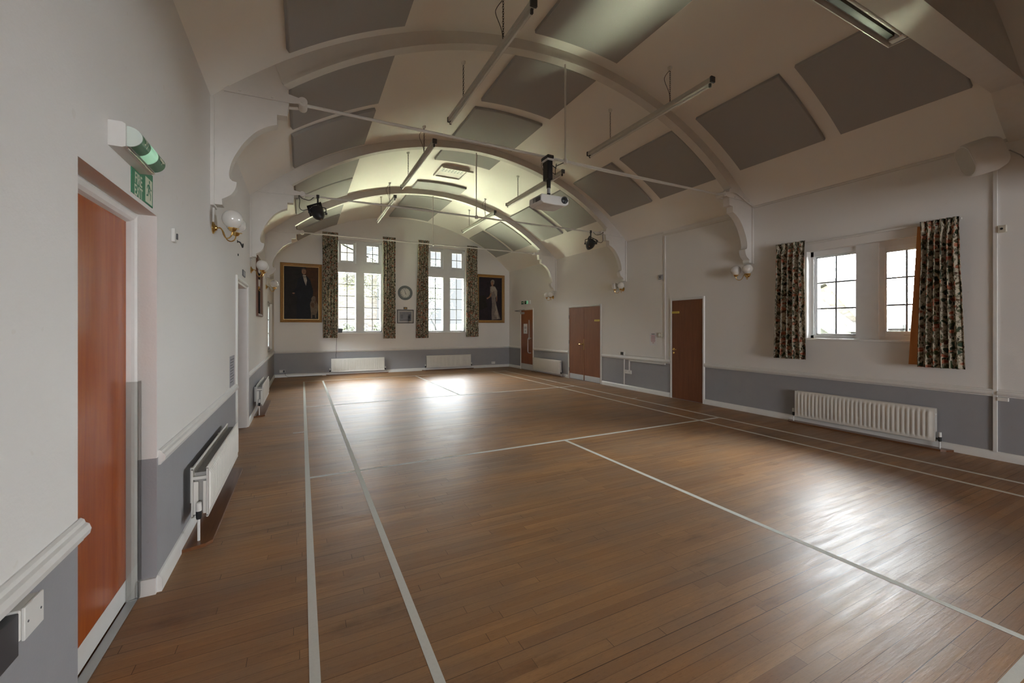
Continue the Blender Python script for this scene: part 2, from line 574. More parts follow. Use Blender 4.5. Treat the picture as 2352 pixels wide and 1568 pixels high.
    def sphere(s, c, r, seg=24, rings=14, sq=(1, 1, 1)):
        prof = [(r * math.sin(PI * i / rings), -r * math.cos(PI * i / rings)) for i in range(rings + 1)]
        keep = s.x
        mm = Matrix.Translation(c) @ Matrix.Diagonal((*sq, 1))
        s.x = (keep @ mm) if keep is not None else mm
        s.lathe(prof, seg)
        s.x = keep
        return s

    def poly(s, pts, flip=False):
        s.add(pts, [list(range(len(pts)))[::-1 if flip else 1]])
        return s

    def build(s, name, mat, parent=None, smooth=False, loc=(0, 0, 0), kind=None, angle=.7):
        me = bpy.data.meshes.new(name)
        me.from_pydata([tuple(p) for p in s.v], [], s.f)
        mats = mat if isinstance(mat, (list, tuple)) else [mat]
        for m in mats:
            me.materials.append(m)
        if len(mats) > 1:
            me.polygons.foreach_set('material_index', s.mi)
        if s.uv:
            lay = me.uv_layers.new(name='UVMap')
            for li, lp in enumerate(me.loops):
                lay.data[li].uv = s.uv[lp.vertex_index]
        me.validate()
        import bmesh
        bm = bmesh.new()
        bm.from_mesh(me)
        bmesh.ops.recalc_face_normals(bm, faces=bm.faces)
        bm.to_mesh(me)
        bm.free()
        if smooth:
            me.polygons.foreach_set('use_smooth', [True] * len(me.polygons))
            me.set_sharp_from_angle(angle=angle)
        me.update()
        o = bpy.data.objects.new(name, me)
        COL.objects.link(o)
        o.location = loc
        if parent is not None:
            o.parent = parent
        if kind:
            o['kind'] = kind
        return o


def tag(o, label=None, cat=None, group=None, kind=None):
    if label: o['label'] = label
    if cat: o['category'] = cat
    if group: o['group'] = group
    if kind: o['kind'] = kind
    return o


def thing(name, loc, rz=0.0, label=None, cat=None, group=None, kind=None):
    o = bpy.data.objects.new(name, None)
    COL.objects.link(o)
    o.location = loc
    o.rotation_euler = (0, 0, rz)
    o.empty_display_size = .1
    return tag(o, label, cat, group, kind)


def copy_thing(src, loc, label=None, rz=None, group=None):
    """a copy of a thing with copies of its parts and sub-parts"""
    r = src.copy()
    COL.objects.link(r)
    r.location = loc
    if rz is not None: r.rotation_euler = (0, 0, rz)
    if label: r['label'] = label
    if group: r['group'] = group
    for ch in list(src.children):
        c = ch.copy()
        COL.objects.link(c)
        c.parent = r
        for g in list(ch.children):
            d = g.copy()
            COL.objects.link(d)
            d.parent = c
    return r


# wall-local frames: x to the viewer's right, y into the wall, z up; the room side is -y
RZ_R, RZ_L, RZ_B = -PI / 2, PI / 2, 0.0


def on_right(y, z): return (RW, y, z)
def on_left(y, z): return (LW, y, z)
def on_back(x, z): return (x, BW, z)


def text_shape(mb, s, size, x, z, y, bold=False, sx=1.0):
    """letters as flat shapes in the local wall plane at depth y"""
    cu = bpy.data.curves.new('letters', 'FONT')
    cu.body = s
    cu.size = size
    cu.align_x, cu.align_y = 'CENTER', 'CENTER'
    if bold: cu.offset = size * .02
    cu.extrude = 0
    o = bpy.data.objects.new('letters', cu)
    COL.objects.link(o)
    dg = bpy.context.evaluated_depsgraph_get()
    me = o.evaluated_get(dg).to_mesh()
    mb.add([(x + v.co.x * sx, y, z + v.co.y) for v in me.vertices], [list(p.vertices) for p in me.polygons])
    o.evaluated_get(dg).to_mesh_clear()
    bpy.data.objects.remove(o)
    bpy.data.curves.remove(cu)


# ------------------------------------------------------------------ the setting: floor, walls, vault
fl = tag(MB().box(LW - WT, RW + WT, FW - WT, BW + WT, -.12, 0).build('floor', M['floor'], kind='structure'), 'worn varnished strip wood floor of the hall', 'floor')
mb = MB()
zc, hw = .0012, .0215


def strip(x0, x1, y0, y1):
    mb.box(x0, x1, y0, y1, -.002, zc)


strip(.05 - hw, .05 + hw, .59, 12.587 + hw)
strip(.516 - hw, .516 + hw, .59, 12.587 + hw)
strip(5.647 - hw, 5.647 + hw, .59, 12.587 + hw)
strip(6.11 - hw, 6.11 + hw, .59, 12.587 + hw)
for yy in (12.587, 8.589, 4.552, .612):
    strip(.05 + hw, .516 - hw, yy - hw, yy + hw)
    strip(.516 + hw, 5.647 - hw, yy - hw, yy + hw)
    strip(5.647 + hw, 6.11 - hw, yy - hw, yy + hw)
strip(3.08 - hw, 3.08 + hw, 8.589 + hw, 12.587 - hw)
strip(3.08 - hw, 3.08 + hw, .612 + hw, 4.552 - hw)
strip(-.11, .05 - hw, 6.57 - .012, 6.57 + .012)
strip(6.11 + hw, 6.25, 6.57 - .012, 6.57 + .012)
mb.build('court_line', M['line'], fl)


def wall_cells(a0, a1, z0, z1, holes):
    A = sorted({a0, a1, *[h[0] for h in holes], *[h[1] for h in holes]})
    Z = sorted({z0, z1, *[h[2] for h in holes], *[h[3] for h in holes]})
    out = []
    for i in range(len(A) - 1):
        for j in range(len(Z) - 1):
            ca, cz = (A[i] + A[i + 1]) / 2, (Z[j] + Z[j + 1]) / 2
            if not any(h[0] < ca < h[1] and h[2] < cz < h[3] for h in holes):
                out.append((A[i], A[i + 1], Z[j], Z[j + 1]))
    return out


WIN_R = (2.20, 3.66, 1.31, 2.64)
WIN_ADDED = (-2.75, -1.35, 1.35, 2.25)  # opening added out of view so daylight reaches the left wall
mb = MB()
for a0, a1, z0, z1 in wall_cells(FW - WT, BW + WT, -.1, 3.62, [WIN_R, WIN_ADDED]):
    mb.box(RW, RW + WT, a0, a1, z0, z1)
tag(mb.build('wall_right', M['wall'], kind='structure'), 'long off-white wall with three brown doors and a grey dado', 'wall')
D1 = (2.055, 2.976, -.1, 2.107)
D2 = (6.12, 7.27, -.1, 2.075)
WIN_L = (11.46, 13.05, .885, 2.10)
mb = MB()
for a0, a1, z0, z1 in wall_cells(FW - WT, BW + WT, -.1, 3.62, [D1, D2, WIN_L]):
    mb.box(LW - WT, LW, a0, a1, z0, z1)
# backing behind the recessed doors
mb.box(LW - WT, LW - .20, D1[0], D1[1], -.1, D1[3])
mb.box(LW - WT, LW - .30, D2[0], D2[1], -.1, D2[3])
tag(mb.build('wall_left', M['wall'], kind='structure'), 'long off-white wall with the recessed fire exit door', 'wall')
WB1 = (.985, 2.345, 1.30, 4.22)
WB2 = (3.86, 5.22, 1.30, 4.22)
mb = MB()
for a0, a1, z0, z1 in wall_cells(LW, RW, -.1, 5.25, [WB1, WB2]):
    mb.box(a0, a1, BW, BW + WT, z0, z1)
tag(mb.build('wall_back', M['wall'], kind='structure'), 'end wall with two tall windows under the vault', 'wall')
tag(MB().box(LW, RW, FW - WT, FW, -.1, 5.25).build('wall_front', M['wall'], kind='structure'), 'plain end wall behind the viewpoint', 'wall')

NA = 64
xs0, xs1 = LW - WT, RW + WT
th0 = math.asin((LW - .12 - CX) / CR)
th1 = -th0


def arc(R, z0, a0, a1, n):
    return [(CX + R * math.sin(a0 + (a1 - a0) * i / n), z0 + R * math.cos(a0 + (a1 - a0) * i / n)) for i in range(n + 1)]


inner = arc(CR, CZ, th0, th1, NA)
outer = arc(CR + .15, CZ, th0, th1, NA)
tag(MB().prism(inner + outer[::-1], 1, FW - WT, BW + WT).build('ceiling', M['ceil'], smooth=True, kind='structure'), 'off-white barrel vaulted plaster ceiling', 'ceiling')

tag(MB().box(LW, RW, FW, .2, 2.9, 3.0).build('ceiling', M['ceil'], kind='structure'), 'unseen flat ceiling added behind the viewpoint to keep fill light off the beam', 'ceiling')  # added out of view to block the rear fill from beam and arches


# proscenium beam that crosses above the viewpoint, with splayed corners
def solid(poly, y0, y1, name, mat, parent=None, smooth=False):
    return MB().prism(poly, 1, y0, y1).build(name, mat, parent, smooth)


pb = thing('proscenium_beam', (CX, 1.5, 3.93), 0, 'wide flat white beam crossing the ceiling at the top right corner', 'beam', kind='structure')
top = [(x - CX, z - 3.93) for x, z in arc(CR + .05, CZ, th0 * .999, th1 * .999, 40)]
low = [(RW + .02 - CX, 3.50 - 3.93), (6.78 - CX, 3.62 - 3.93), (6.56 - CX, 3.79 - 3.93), (6.43 - CX, 0), (-6.43 + CX, 0), (-6.56 + CX, 3.79 - 3.93), (-6.78 + CX, 3.62 - 3.93), (LW - .02 - CX, 3.50 - 3.93)]
solid(top + low, -.10, .115, 'beam_body', M['arch'], pb)
MB().box(-3.32, 3.32, -.118, -.10, -.0, .022).build('beam_bead', M['arch'], pb)

# ------------------------------------------------------------------ arch trusses with brackets and tie rods
BR = [(0, 2.588), (.085, 2.588)] + [tuple(p) for p in flow([(.08, 2.64), (.118, 2.664), (.152, 2.692), (.178, 2.735), (.190, 2.775), (.193, 2.808)], 4)] + [(.160, 2.815)] \
    + [tuple(p) for p in flow([(.140, 2.835), (.135, 2.88), (.146, 2.95), (.168, 3.02), (.2, 3.09), (.24, 3.165), (.289, 3.235), (.34, 3.295), (.39, 3.337), (.45, 3.375), (.515, 3.402)], 4)] \
    + [(.515, 3.50), (.60, 3.505), (.604, 3.56), (.613, 3.62), (.613, 3.70), (.60, 3.77), (.575, 3.80)]
SR, SZ = 5.15, -.20          # arch soffit radius and centre height
ARCH_T = .06


def make_arch(y, label):
    t = thing('arch_truss', (CX, y, 0), 0, label, 'arch truss', 'white arch trusses spanning the hall', 'structure')
    hw_ = (RW - LW) / 2
    a = math.asin((hw_ - .575) / SR)
    lo = arc(SR, SZ, -a, a, 48)
    hi = arc(CR + .04, CZ, -a * SR / CR * 1.01, a * SR / CR * 1.01, 48)
    solid([(x - CX, z) for x, z in lo] + [(x - CX, z) for x, z in hi[::-1]], -ARCH_T, ARCH_T, 'rib', M['arch'], t, True)
    b1 = arc(SR, SZ, -a, a, 48)
    b2 = arc(SR + .028, SZ, -a, a, 48)
    bead = [(x - CX, z) for x, z in b1] + [(x - CX, z) for x, z in b2[::-1]]
    MB().prism(bead, 1, -ARCH_T - .012, -ARCH_T).build('rib_bead', M['arch'], t, True)
    for sgn in (-1, 1):
        top_ = [((LW + d) - CX, ceil_z(min(max(LW + d, LW), RW)) + .05) for d in (.60, .45, .3, .15, 0)]
        pl = [(LW + d - CX, z) for d, z in BR] + top_
        pl = [(x * (1 if sgn < 0 else -1), z) for x, z in pl]
        br = solid(pl, -ARCH_T + .003, ARCH_T - .003, 'bracket', M['arch'], t, True)
        x0, x1 = sorted(((-hw_) * -sgn, (-hw_ + .03) * -sgn))
        MB().box(x0, x1, -ARCH_T - .03, ARCH_T + .03, 2.57, 3.54, .004).build('wall_plate', M['arch'], br)
        m = MB()
        xs = [(-hw_ + d) * -sgn for d in (.10, .62, .735)]
        m.prism([(xs[0], 3.615), (xs[1], 3.63), (xs[2], 3.65), (xs[2], 3.69), (xs[1], 3.71), (xs[0], 3.665)], 1, -ARCH_T - .012, -ARCH_T)
        m.prism([(xs[0], 3.615), (xs[1], 3.63), (xs[2], 3.65), (xs[2], 3.69), (xs[1], 3.71), (xs[0], 3.665)], 1, ARCH_T, ARCH_T + .012)
        m.lathe([(.042, -.075), (.042, .075)], 16, (xs[2], 0, 3.67), 'y')
        m.lathe([(.02, -.086), (.02, .086)], 10, (xs[2], 0, 3.67), 'y')
        for d in (.22, .48):
            m.lathe([(.014, -.082), (.014, .082)], 8, ((-hw_ + d) * -sgn, 0, 3.652), 'y')
        m.build('tie_strap', M['arch'], t, True)
    MB().tube([(-hw_ + .735, 0, 3.67), (0, 0, 3.675), (hw_ - .735, 0, 3.67)], .016, 10).build('tie_rod', M['arch'], t, True)
    MB().tube([(0, 0, 3.66), (0, 0, SZ + SR + .01)], .012, 8).lathe([(.03, 3.64), (.034, 3.67), (.03, 3.70)], 12).build('king_rod', M['arch'], t, True)
    return t


AY = (4.58, 7.71, 10.78)
for y, lb in zip(AY, ('nearest whole white arch truss, the one the projector hangs from', 'middle white arch truss, the one carrying two black stage lamps', 'farthest white arch truss, just in front of the end windows')):
    make_arch(y, lb)

# ------------------------------------------------------------------ trims: dado rails, skirtings, cornice, trunking
dado_prof = [(0, .705), (-.012, .708), (-.016, .722), (-.030, .730), (-.034, .748), (-.028, .766), (-.018, .772), (-.014, .784), (-.005, .79), (0, .79)]
base_prof = [(0, 0), (-.022, 0), (-.022, .068), (-.016, .082), (-.008, .092), (0, .095)]


def run(name, prof, segs, wall, mat, label, cat):
    for k, (a, b) in enumerate(segs):
        m = MB()
        if wall == 'R':
            m.prism([(RW + p, z) for p, z in prof], 1, a, b)
        elif wall == 'L':
            m.prism([(LW - p, z) for p, z in prof], 1, a, b)
        else:
            m.prism([(BW + p, z) for p, z in prof], 0, a, b)
        tag(m.build(name if k == 0 else name, mat, kind='structure', smooth=True, angle=.5), label, cat)


g = M['gloss_white']
run('trim_1', dado_prof, [(FW, 1.69), (1.725, 5.468), (6.312, 8.543), (10.082, 12.098), (13.032, BW - .034)], 'R', g, 'white dado rail length on the right wall', 'dado rail')
run('trim_2', dado_prof, [(FW, 2.065), (3.0, 6.07), (7.32, BW - .034)], 'L', g, 'white dado rail length on the left wall', 'dado rail')
run('trim_3', dado_prof, [(LW, RW)], 'B', g, 'white dado rail across the end wall', 'dado rail')
run('baseboard_right', base_prof, [(FW, 5.468), (6.312, 8.543), (10.082, 12.098), (13.032, BW - .022)], 'R', g, 'white skirting board length on the right wall', 'skirting board')
run('baseboard_left', base_prof, [(FW, 2.055), (2.976, 6.07), (7.32, BW - .022)], 'L', g, 'white skirting board length on the left wall', 'skirting board')
run('baseboard_back', base_prof, [(LW, RW)], 'B', g, 'white skirting board across the end wall', 'skirting board')
MB_ = MB().box(LW - .085, LW + .0, 2.976 - .02, 2.976, 0, .09).build('baseboard_niche', g, kind='structure')
tag(MB_, 'short white skirting return inside the fire exit recess', 'skirting board')
corn = [(0, 3.525), (-.022, 3.525), (-.026, 3.545), (-.018, 3.562), (0, 3.57)]
run('trim_4', corn, [(1.62, 4.50)], 'R', M['arch'], 'slim cornice strip above the right-hand window', 'cornice')
trunk = [(0, 3.432), (-.022, 3.432), (-.022, 3.472), (0, 3.472)]
run('trim_5', trunk, [(4.66, 6.49)], 'R', M['arch'], 'white trunking high on the wall above the nearer single door', 'trunking')
run('trim_6', [(0, 3.50), (-.012, 3.50), (-.012, 3.518), (0, 3.518)], [(6.49, 7.62)], 'R', M['arch'], 'thin cable strip high on the wall before the middle arch', 'cable cover')


# ------------------------------------------------------------------ windows
def casement_panes(t, x0, x1, z0, z1, cols, rows, y, sash, bar=.021, handle=False):
    """a glazed light in wall-local coordinates: sash frame, pane and glazing bars"""
    m = MB()
    if sash > 0:
        f = sash
        for a in ((x0, x0 + f, z0, z1), (x1 - f, x1, z0, z1), (x0 + f, x1 - f, z0, z0 + f), (x0 + f, x1 - f, z1 - f, z1)):
            m.box(a[0], a[1], y - .03, y + .03, a[2], a[3], .005)
        b = .014
        for a in ((x0 + f, x0 + f + b, z0 + f, z1 - f), (x1 - f - b, x1 - f, z0 + f, z1 - f), (x0 + f, x1 - f, z0 + f, z0 + f + b), (x0 + f, x1 - f, z1 - f - b, z1 - f)):
            m.box(a[0], a[1], y - .012, y + .012, a[2], a[3])
        s = m.build('sash', M['upvc'], t)
        x0, x1, z0, z1 = x0 + f, x1 - f, z0 + f, z1 - f
        if handle:
            h = MB()
            xc = (x0 + x1) / 2
            h.box(xc - .02, xc + .02, y - .042, y - .03, z0 - .04, z0 - .015, .003)
            h.box(xc - .012, xc + .075, y - .062, y - .042, z0 - .036, z0 - .022, .004)
            h.build('window_catch', M['white_pl'], s)
    else:
        s = t
    MB().box(x0, x1, y - .004, y + .004, z0, z1).build('pane', M['glass'], t)
    m = MB()
    for i in range(1, cols):
        xc = x0 + (x1 - x0) * i / cols
        m.box(xc - bar / 2, xc + bar / 2, y - .011, y + .011, z0, z1)
    for j in range(1, rows):
        zc_ = z0 + (z1 - z0) * j / rows
        m.box(x0, x1, y - .010, y + .010, zc_ - bar / 2, zc_ + bar / 2)
    m.build('glazing_bar', M['dark_grey'], t)


def tall_window(name, hole, label):
    x0, x1, z0, z1 = hole
    xc = (x0 + x1) / 2
    t = thing(name, (xc, BW, z0), 0, label, 'window', kind='structure')
    w = (x1 - x0) / 2
    H = z1 - z0
    yw_ = .17
    m = MB()                                            # stone mullion, transom and surround, painted white
    m.box(-.125, .125, yw_ - .07, yw_ + .14, 0.0, H)
    m.box(-w, -.125, yw_ - .07, yw_ + .14, 1.91, 2.20)
    m.box(.125, w, yw_ - .07, yw_ + .14, 1.91, 2.20)
    m.box(-w, -w + .035, yw_ - .05, yw_ + .14, 0, H)
    m.box(w - .035, w, yw_ - .05, yw_ + .14, 0, H)
    m.box(-w, w, yw_ - .05, yw_ + .14, H - .05, H)
    m.box(-w, w, yw_ - .05, yw_ + .14, 0, .055)
    m.build('mullion_frame', M['plaster_white'], t)
    m = MB()
    m.box(-w - .0, w + .0, -.035, yw_ - .05, -.035, .004, .006)
    m.build('window_sill', M['gloss_white'], t)
    for sx in (-1, 1):
        a, b = sorted((sx * .125, sx * (w - .035)))
        casement_panes(t, a + .015, b - .015, .065, 1.895, 2, 5, yw_ + .03, 0)
        casement_panes(t, a + .005, b - .005, 2.205, H - .055, 2, 2, yw_ - .01, .062, handle=True)
    return t


tall_window('window_1', WB1, 'tall white mullioned window left of the clock on the end wall')
tall_window('window_2', WB2, 'tall white mullioned window right of the clock on the end wall')


def wide_window(name, hole, label, bare=False):
    y0, y1, z0, z1 = hole
    t = thing(name, (RW, (y0 + y1) / 2, z0), RZ_R, label, 'window', kind='structure')
    w = (y1 - y0) / 2
    H = z1 - z0
    yw_ = .15
    m = MB()
    m.box(-.13, .13, yw_ - .07, yw_ + .13, 0, H)
    m.box(-w, -w + .04, yw_ - .04, yw_ + .13, 0, H)
    m.box(w - .04, w, yw_ - .04, yw_ + .13, 0, H)
    m.box(-w, w, yw_ - .04, yw_ + .13, H - .075, H)
    m.box(-w, w, yw_ - .04, yw_ + .13, 0, .045)
    m.build('mullion_frame', M['plaster_white'], t)
    MB().box(-w, w, -.03, yw_ - .04, -.03, .004, .006).build('window_sill', M['gloss_white'], t)
    casement_panes(t, -w + .035, -.125, .040, H - .070, 2, 3, yw_ + .02, .020)
    casement_panes(t, .125, w - .035, .040, H - .070, 2, 3, yw_ - .01, .065, handle=True)
    return t


wide_window('window_3', WIN_R, 'wide two-light window in the right wall between short curtains')
wide_window('window_added', WIN_ADDED, 'unseen two-light window added behind the viewpoint to light the left wall')
t = thing('window_4', (LW, (WIN_L[0] + WIN_L[1]) / 2, WIN_L[2]), RZ_L, 'low window recessed at the far end of the left wall, seen edge-on', 'window', kind='structure')
w, H = (WIN_L[1] - WIN_L[0]) / 2, WIN_L[3] - WIN_L[2]
m = MB()
m.box(-.05, .05, .05, .12, 0, H)
for q in ((-w, -w + .05, 0, H), (w - .05, w, 0, H), (-w, w, 0, .05), (-w, w, H - .05, H)):
    m.box(q[0], q[1], .05, .12, q[2], q[3])
m.build('mullion_frame', M['plaster_white'], t)
MB().box(-w, w, .0, .05, -.03, .004).build('window_sill', M['gloss_white'], t)
casement_panes(t, -w + .05, -.05, .05, H - .05, 2, 3, .085, .012)
casement_panes(t, .05, w - .05, .05, H - .05, 2, 3, .085, .012)


# ------------------------------------------------------------------ curtains and rails
def curtain(name, root, w_top, w_bot, h, folds, seed, label, amp=.045, lining=None, lean=0.0):
    """cloth hung from its heading: local x across, z down from the root"""
    rnd = random.Random(seed)
    t = thing(name, root[0], root[1], label, 'curtain', 'floral curtains at the windows')
    nx, nz = folds * 14, 40
    ph = [rnd.uniform(-.6, .6) for _ in range(folds + 2)]
    am = [rnd.uniform(.65, 1.25) for _ in range(folds + 2)]

    def surf(u, v, off=0.0):
        i = u * folds
        k = min(int(i), folds - 1)
        fr = i - k
        p = ph[k] * (1 - fr) + ph[k + 1] * fr
        A = am[k] * (1 - fr) + am[k + 1] * fr
        drop = min(1, v * 7)
        wdt = w_top * (1 - v) + w_bot * v
        wdt *= 1 - .05 * math.sin(PI * min(1, v * 2.2))
        y = -math.sin(2 * PI * i + p * drop) * amp * A * (.45 + .55 * drop)
        y += -math.sin(4 * PI * i + 1.1) * .008 * (1 - drop)
        y += .010 * math.sin(5 * v + 3 * u + seed)
        head = math.exp(-((v * h - .10) / .035) ** 2)
        y *= 1 - .75 * head
        x = (u - .5) * wdt + lean * v + .012 * math.sin(2 * PI * i * 2 + p) * drop
        return x, y + off, -v * h

    def sheet(off, zz0=0.0, zz1=1.0):
        m = MB()
        vs, uv = [], []
        for j in range(nz + 1):
            v = zz0 + (zz1 - zz0) * (j / nz)
            for i in range(nx + 1):
                u = i / nx
                vs.append(surf(u, v, off))
                uv.append((u * max(w_top, w_bot) * 1.9 + seed * 1.37, (1 - v) * h + seed * .71))
        fs = [[j * (nx + 1) + i, j * (nx + 1) + i + 1, (j + 1) * (nx + 1) + i + 1, (j + 1) * (nx + 1) + i] for j in range(nz) for i in range(nx)]
        m.add(vs, fs)
        m.uv = uv
        return m
    c = sheet(0).build('curtain_cloth', M['curtain'], t, True, angle=3)
    s = c.modifiers.new('cloth_thickness', 'SOLIDIFY')
    s.thickness = .003
    if lining:
        lx0, lx1 = lining
        m = MB()
        n = 8
        vs, fs = [], []
        for j in range(nz + 1):
            v = j / nz
            for i in range(n + 1):
                q = i / n
                wdt = (w_top * (1 - v) + w_bot * v) / 2
                xa = lx0 * wdt
                x = xa * (1 - .55 * q) - (.045 + .05 * v) * (1 - q)
                vs.append((x, .045 + .02 * math.sin(q * 6), -.04 - v * (h - .06)))
        fs = [[j * (n + 1) + i, j * (n + 1) + i + 1, (j + 1) * (n + 1) + i + 1, (j + 1) * (n + 1) + i] for j in range(nz) for i in range(n)]
        m.add(vs, fs)
        l = m.build('curtain_lining', M['lining'], t, True, angle=3)
        l['label'] = 'plain orange lining showing behind the cloth'
        sm = l.modifiers.new('cloth_thickness', 'SOLIDIFY')
        sm.thickness = .002
    return t


YO = .135
curtain('curtain', ((.775, BW - YO, 4.375), 0), .44, .40, 3.23, 5, 1, 'tall floral curtain overlapping the portrait of the standing man')
curtain('curtain', ((2.53, BW - YO, 4.39), 0), .40, .385, 3.28, 5, 2, 'tall floral curtain hanging just left of the clock')
curtain('curtain', ((3.66, BW - YO, 4.395), 0), .37, .42, 3.285, 5, 3, 'tall floral curtain hanging just right of the clock', lean=-.04)
curtain('curtain', ((5.41, BW - YO, 4.355), 0), .40, .46, 3.225, 5, 4, 'tall floral curtain overlapping the portrait of the lady in white', lean=.01)
curtain('curtain', ((RW - YO, 3.83, 2.80), RZ_R), .42, .47, 1.81, 5, 5, 'short floral curtain at the far side of the wide right-hand window', lean=-.005)
curtain('curtain', ((RW - YO, 2.125, 2.775), RZ_R), .34, .41, 1.78, 6, 6, 'short floral curtain with orange lining at the near side of the wide window', lining=(-1, 0), lean=.01)


def rail(loc, rz, w, label):
    t = thing('curtain_rail', loc, rz, label, 'curtain rail', 'curtain rails above the windows')
    MB().box(-w / 2, w / 2, -.075, -.055, -.012, .012, .003).build('rail_track', M['white_pl'], t)
    for x in (-w * .45, 0, w * .45):
        MB().box(x - .012, x + .012, -.06, 0, -.008, .008).build('rail_bracket', M['white_pl'], t)


rail((1.655, BW, 4.305), 0, 2.10, 'white curtain rail over the end-wall window left of the clock')
rail((4.545, BW, 4.305), 0, 2.10, 'white curtain rail over the end-wall window right of the clock')
rail((RW, 2.98, 2.755), RZ_R, 2.05, 'white curtain rail over the wide right-hand window')


# ------------------------------------------------------------------ doors
def architrave(t, w, h, aw=.05, d=.024, y=0.0, mat=None):
    m = MB()
    pr = [(0, 0), (0, -d * .6), (aw * .25, -d), (aw * .8, -d * .85), (aw, -d * .35), (aw, 0)]
    for sx in (-1, 1):
        m.prism([(sx * (w / 2 + a), y + b) for a, b in pr], 2, 0, h + aw)
    m.prism([(y + b, h + a) for a, b in pr], 0, -w / 2 - aw * .0, w / 2 + aw * .0)
    return m.build('architrave', mat or M['gloss_white'], t)


def lever(t, x, z, y, sgn, mat, key=False):
    m = MB()
    m.lathe([(.026, 0), (.026, -.008), (.012, -.01), (.010, -.05)], 14, (x, y, z), 'y')
    m.tube([(x, y - .05, z), (x + sgn * .03, y - .052, z), (x + sgn * .11, y - .048, z - .004)], .009, 8)
    if key:
        m.lathe([(.022, 0), (.022, -.007), (.009, -.009)], 14, (x, y, z - .075), 'y')
    m.build('door_handle', mat, t, True)


def hinge(leaf, x, y, zs):
    for z in zs:
        MB().lathe([(.007, z - .05), (.007, z + .05)], 8, (x, y - .004, 0), 'z').box(x - .012, x + .012, y - .003, y, z - .05, z + .05).build('hinge', M['dark_grey'], leaf)


def leaf_panel(t, x0, x1, h, mat, y=-.008, z0=.008):
    return MB().box(x0, x1, y, 0.0, z0, h, .002).build('door_leaf', mat, t)


# near single door on the right wall
t = thing('door_3', on_right(5.89, 0), RZ_R, 'dark brown flush door nearest on the right wall, with a yellow strip sign', 'door', kind='structure')
architrave(t, .75, 2.035, .046)
l = leaf_panel(t, -.372, .372, 2.03, M['door_dark'])
lever(l, -.318, 1.02, -.008, 1, M['brass'], True)
hinge(l, .372, -.006, (.22, 1.02, 1.80))
# far double door
t = thing('door_4', on_right(9.315, 0), RZ_R, 'brown double door with two aluminium kick plates', 'door', kind='structure')
architrave(t, 1.41, 2.035, .055)
for sx in (-1, 1):
    a, b = sorted((sx * .003, sx * .702))
    l = leaf_panel(t, a, b, 2.03, M['door_sapele'])
    k = MB().box(a + .03, b - .012, -.0105, -.008, .012, .155, .001).build('kick_plate', M['kick'], l)
    k['label'] = 'aluminium kick plate'
    if sx < 0:
        lever(l, -.058, 1.01, -.008, -1, M['brass'])
        MB().box(-.012, .006, -.011, -.008, .85, 1.15).build('lock_edge', M['dark_brass'], l)
        hinge(l, -.702, -.006, (.26, 1.05, 1.77))
# fire exit door at the far end
t = thing('door_5', on_right(12.565, 0), RZ_R, 'red-brown fire exit door with a long pull handle at the far end', 'door', kind='structure')
architrave(t, .835, 2.065, .045)
l = leaf_panel(t, -.415, .415, 2.06, M['door_mahogany'])
MB().box(-.40, .40, -.0105, -.008, .012, .21, .001).build('kick_plate', M['kick'], l)
v = MB().box(.135, .185, -.011, -.008, 1.05, 1.72, .001).build('vision_strip', M['steel'], l)
v['label'] = 'narrow glazed vision strip'
m = MB()
m.tube([(.30, -.008, 1.10), (.30, -.055, 1.10), (.20, -.058, 1.10), (.165, -.06, 1.07), (.165, -.06, .70), (.165, -.058, .63), (.20, -.056, .60), (.29, -.055, .60), (.29, -.008, .60)], .013, 10)
m.build('pull_handle', M['steel'], l, True)
m = MB()
m.box(-.40, -.17, -.055, -.008, 1.93, 2.0, .006)
m.build('closer_body', M['grey_pl'], l)
MB().tube([(-.30, -.05, 2.01), (-.62, -.16, 2.05), (-.12, -.03, 2.075)], .009, 6).build('closer_arm', M['dark_grey'], l)
n = thing('notice', on_right(12.665, 1.42), RZ_R, 'white notice sheet taped to the far fire exit door', 'notice')
m = MB()
m.box(-.135, .135, -.0105, -.0085, -.17, .17)
m.build('sheet', M['paper'], n)
m = MB()
for zz, ww in ((.06, .17), (.02, .17), (-.07, .07), (-.10, .06)):
    m.box(-ww / 2, ww / 2, -.0112, -.0105, zz - .008, zz + .008)
m.build('printed_line', M['ink'], n)


def yellow_sign(y, z, w, h, label):
    t = thing('door_sign', on_right(y, z), RZ_R, label, 'sign', 'yellow strip signs on doors')
    MB().box(-w / 2, w / 2, -.0115, -.0085, -h / 2, h / 2, .001).build('sign_plate', M['yellow'], t)
    MB().box(-w * .38, w * .38, -.0121, -.0115, -h * .10, h * .10).build('printed_line', plain_ink, t)


plain_ink = plain('brown_ink', (.30, .21, .03), .6)
yellow_sign(6.17, 1.785, .20, .042, 'yellow strip sign on the dark single door')
yellow_sign(8.745, 1.655, .22, .045, 'yellow strip sign at the edge of the double door')

# recessed fire exit door on the left wall
t = thing('door_1', on_left(2.5155, 0), RZ_L, 'glossy orange-brown fire exit door recessed in the near left wall', 'door', kind='structure')
m = MB()                                                   # moulded frame in the recess: jambs and head
pr = [(0, .125), (0, .088), (.008, .082), (.022, .090), (.03, .102), (.036, .125)]
W1 = .9205
for sx in (-1, 1):
    m.prism([(sx * (W1 / 2 - a), b) for a, b in pr], 2, 0, 2.107)
m.prism([(b, 2.107 - a * 1.5) for a, b in pr], 0, -W1 / 2, W1 / 2)
m.build('door_frame', M['gloss_white'], t)
l = MB().box(-W1 / 2 + .03, W1 / 2 - .030, .122, .165, .012, 2.062, .002).build('door_leaf', M['door_orange'], t)
k = MB().box(-W1 / 2 + .035, W1 / 2 - .034, .1195, .122, .014, .125, .001).build('kick_plate', M['gloss_white'], l)
k['label'] = 'white painted kick plate along the bottom of the leaf'
m = MB()
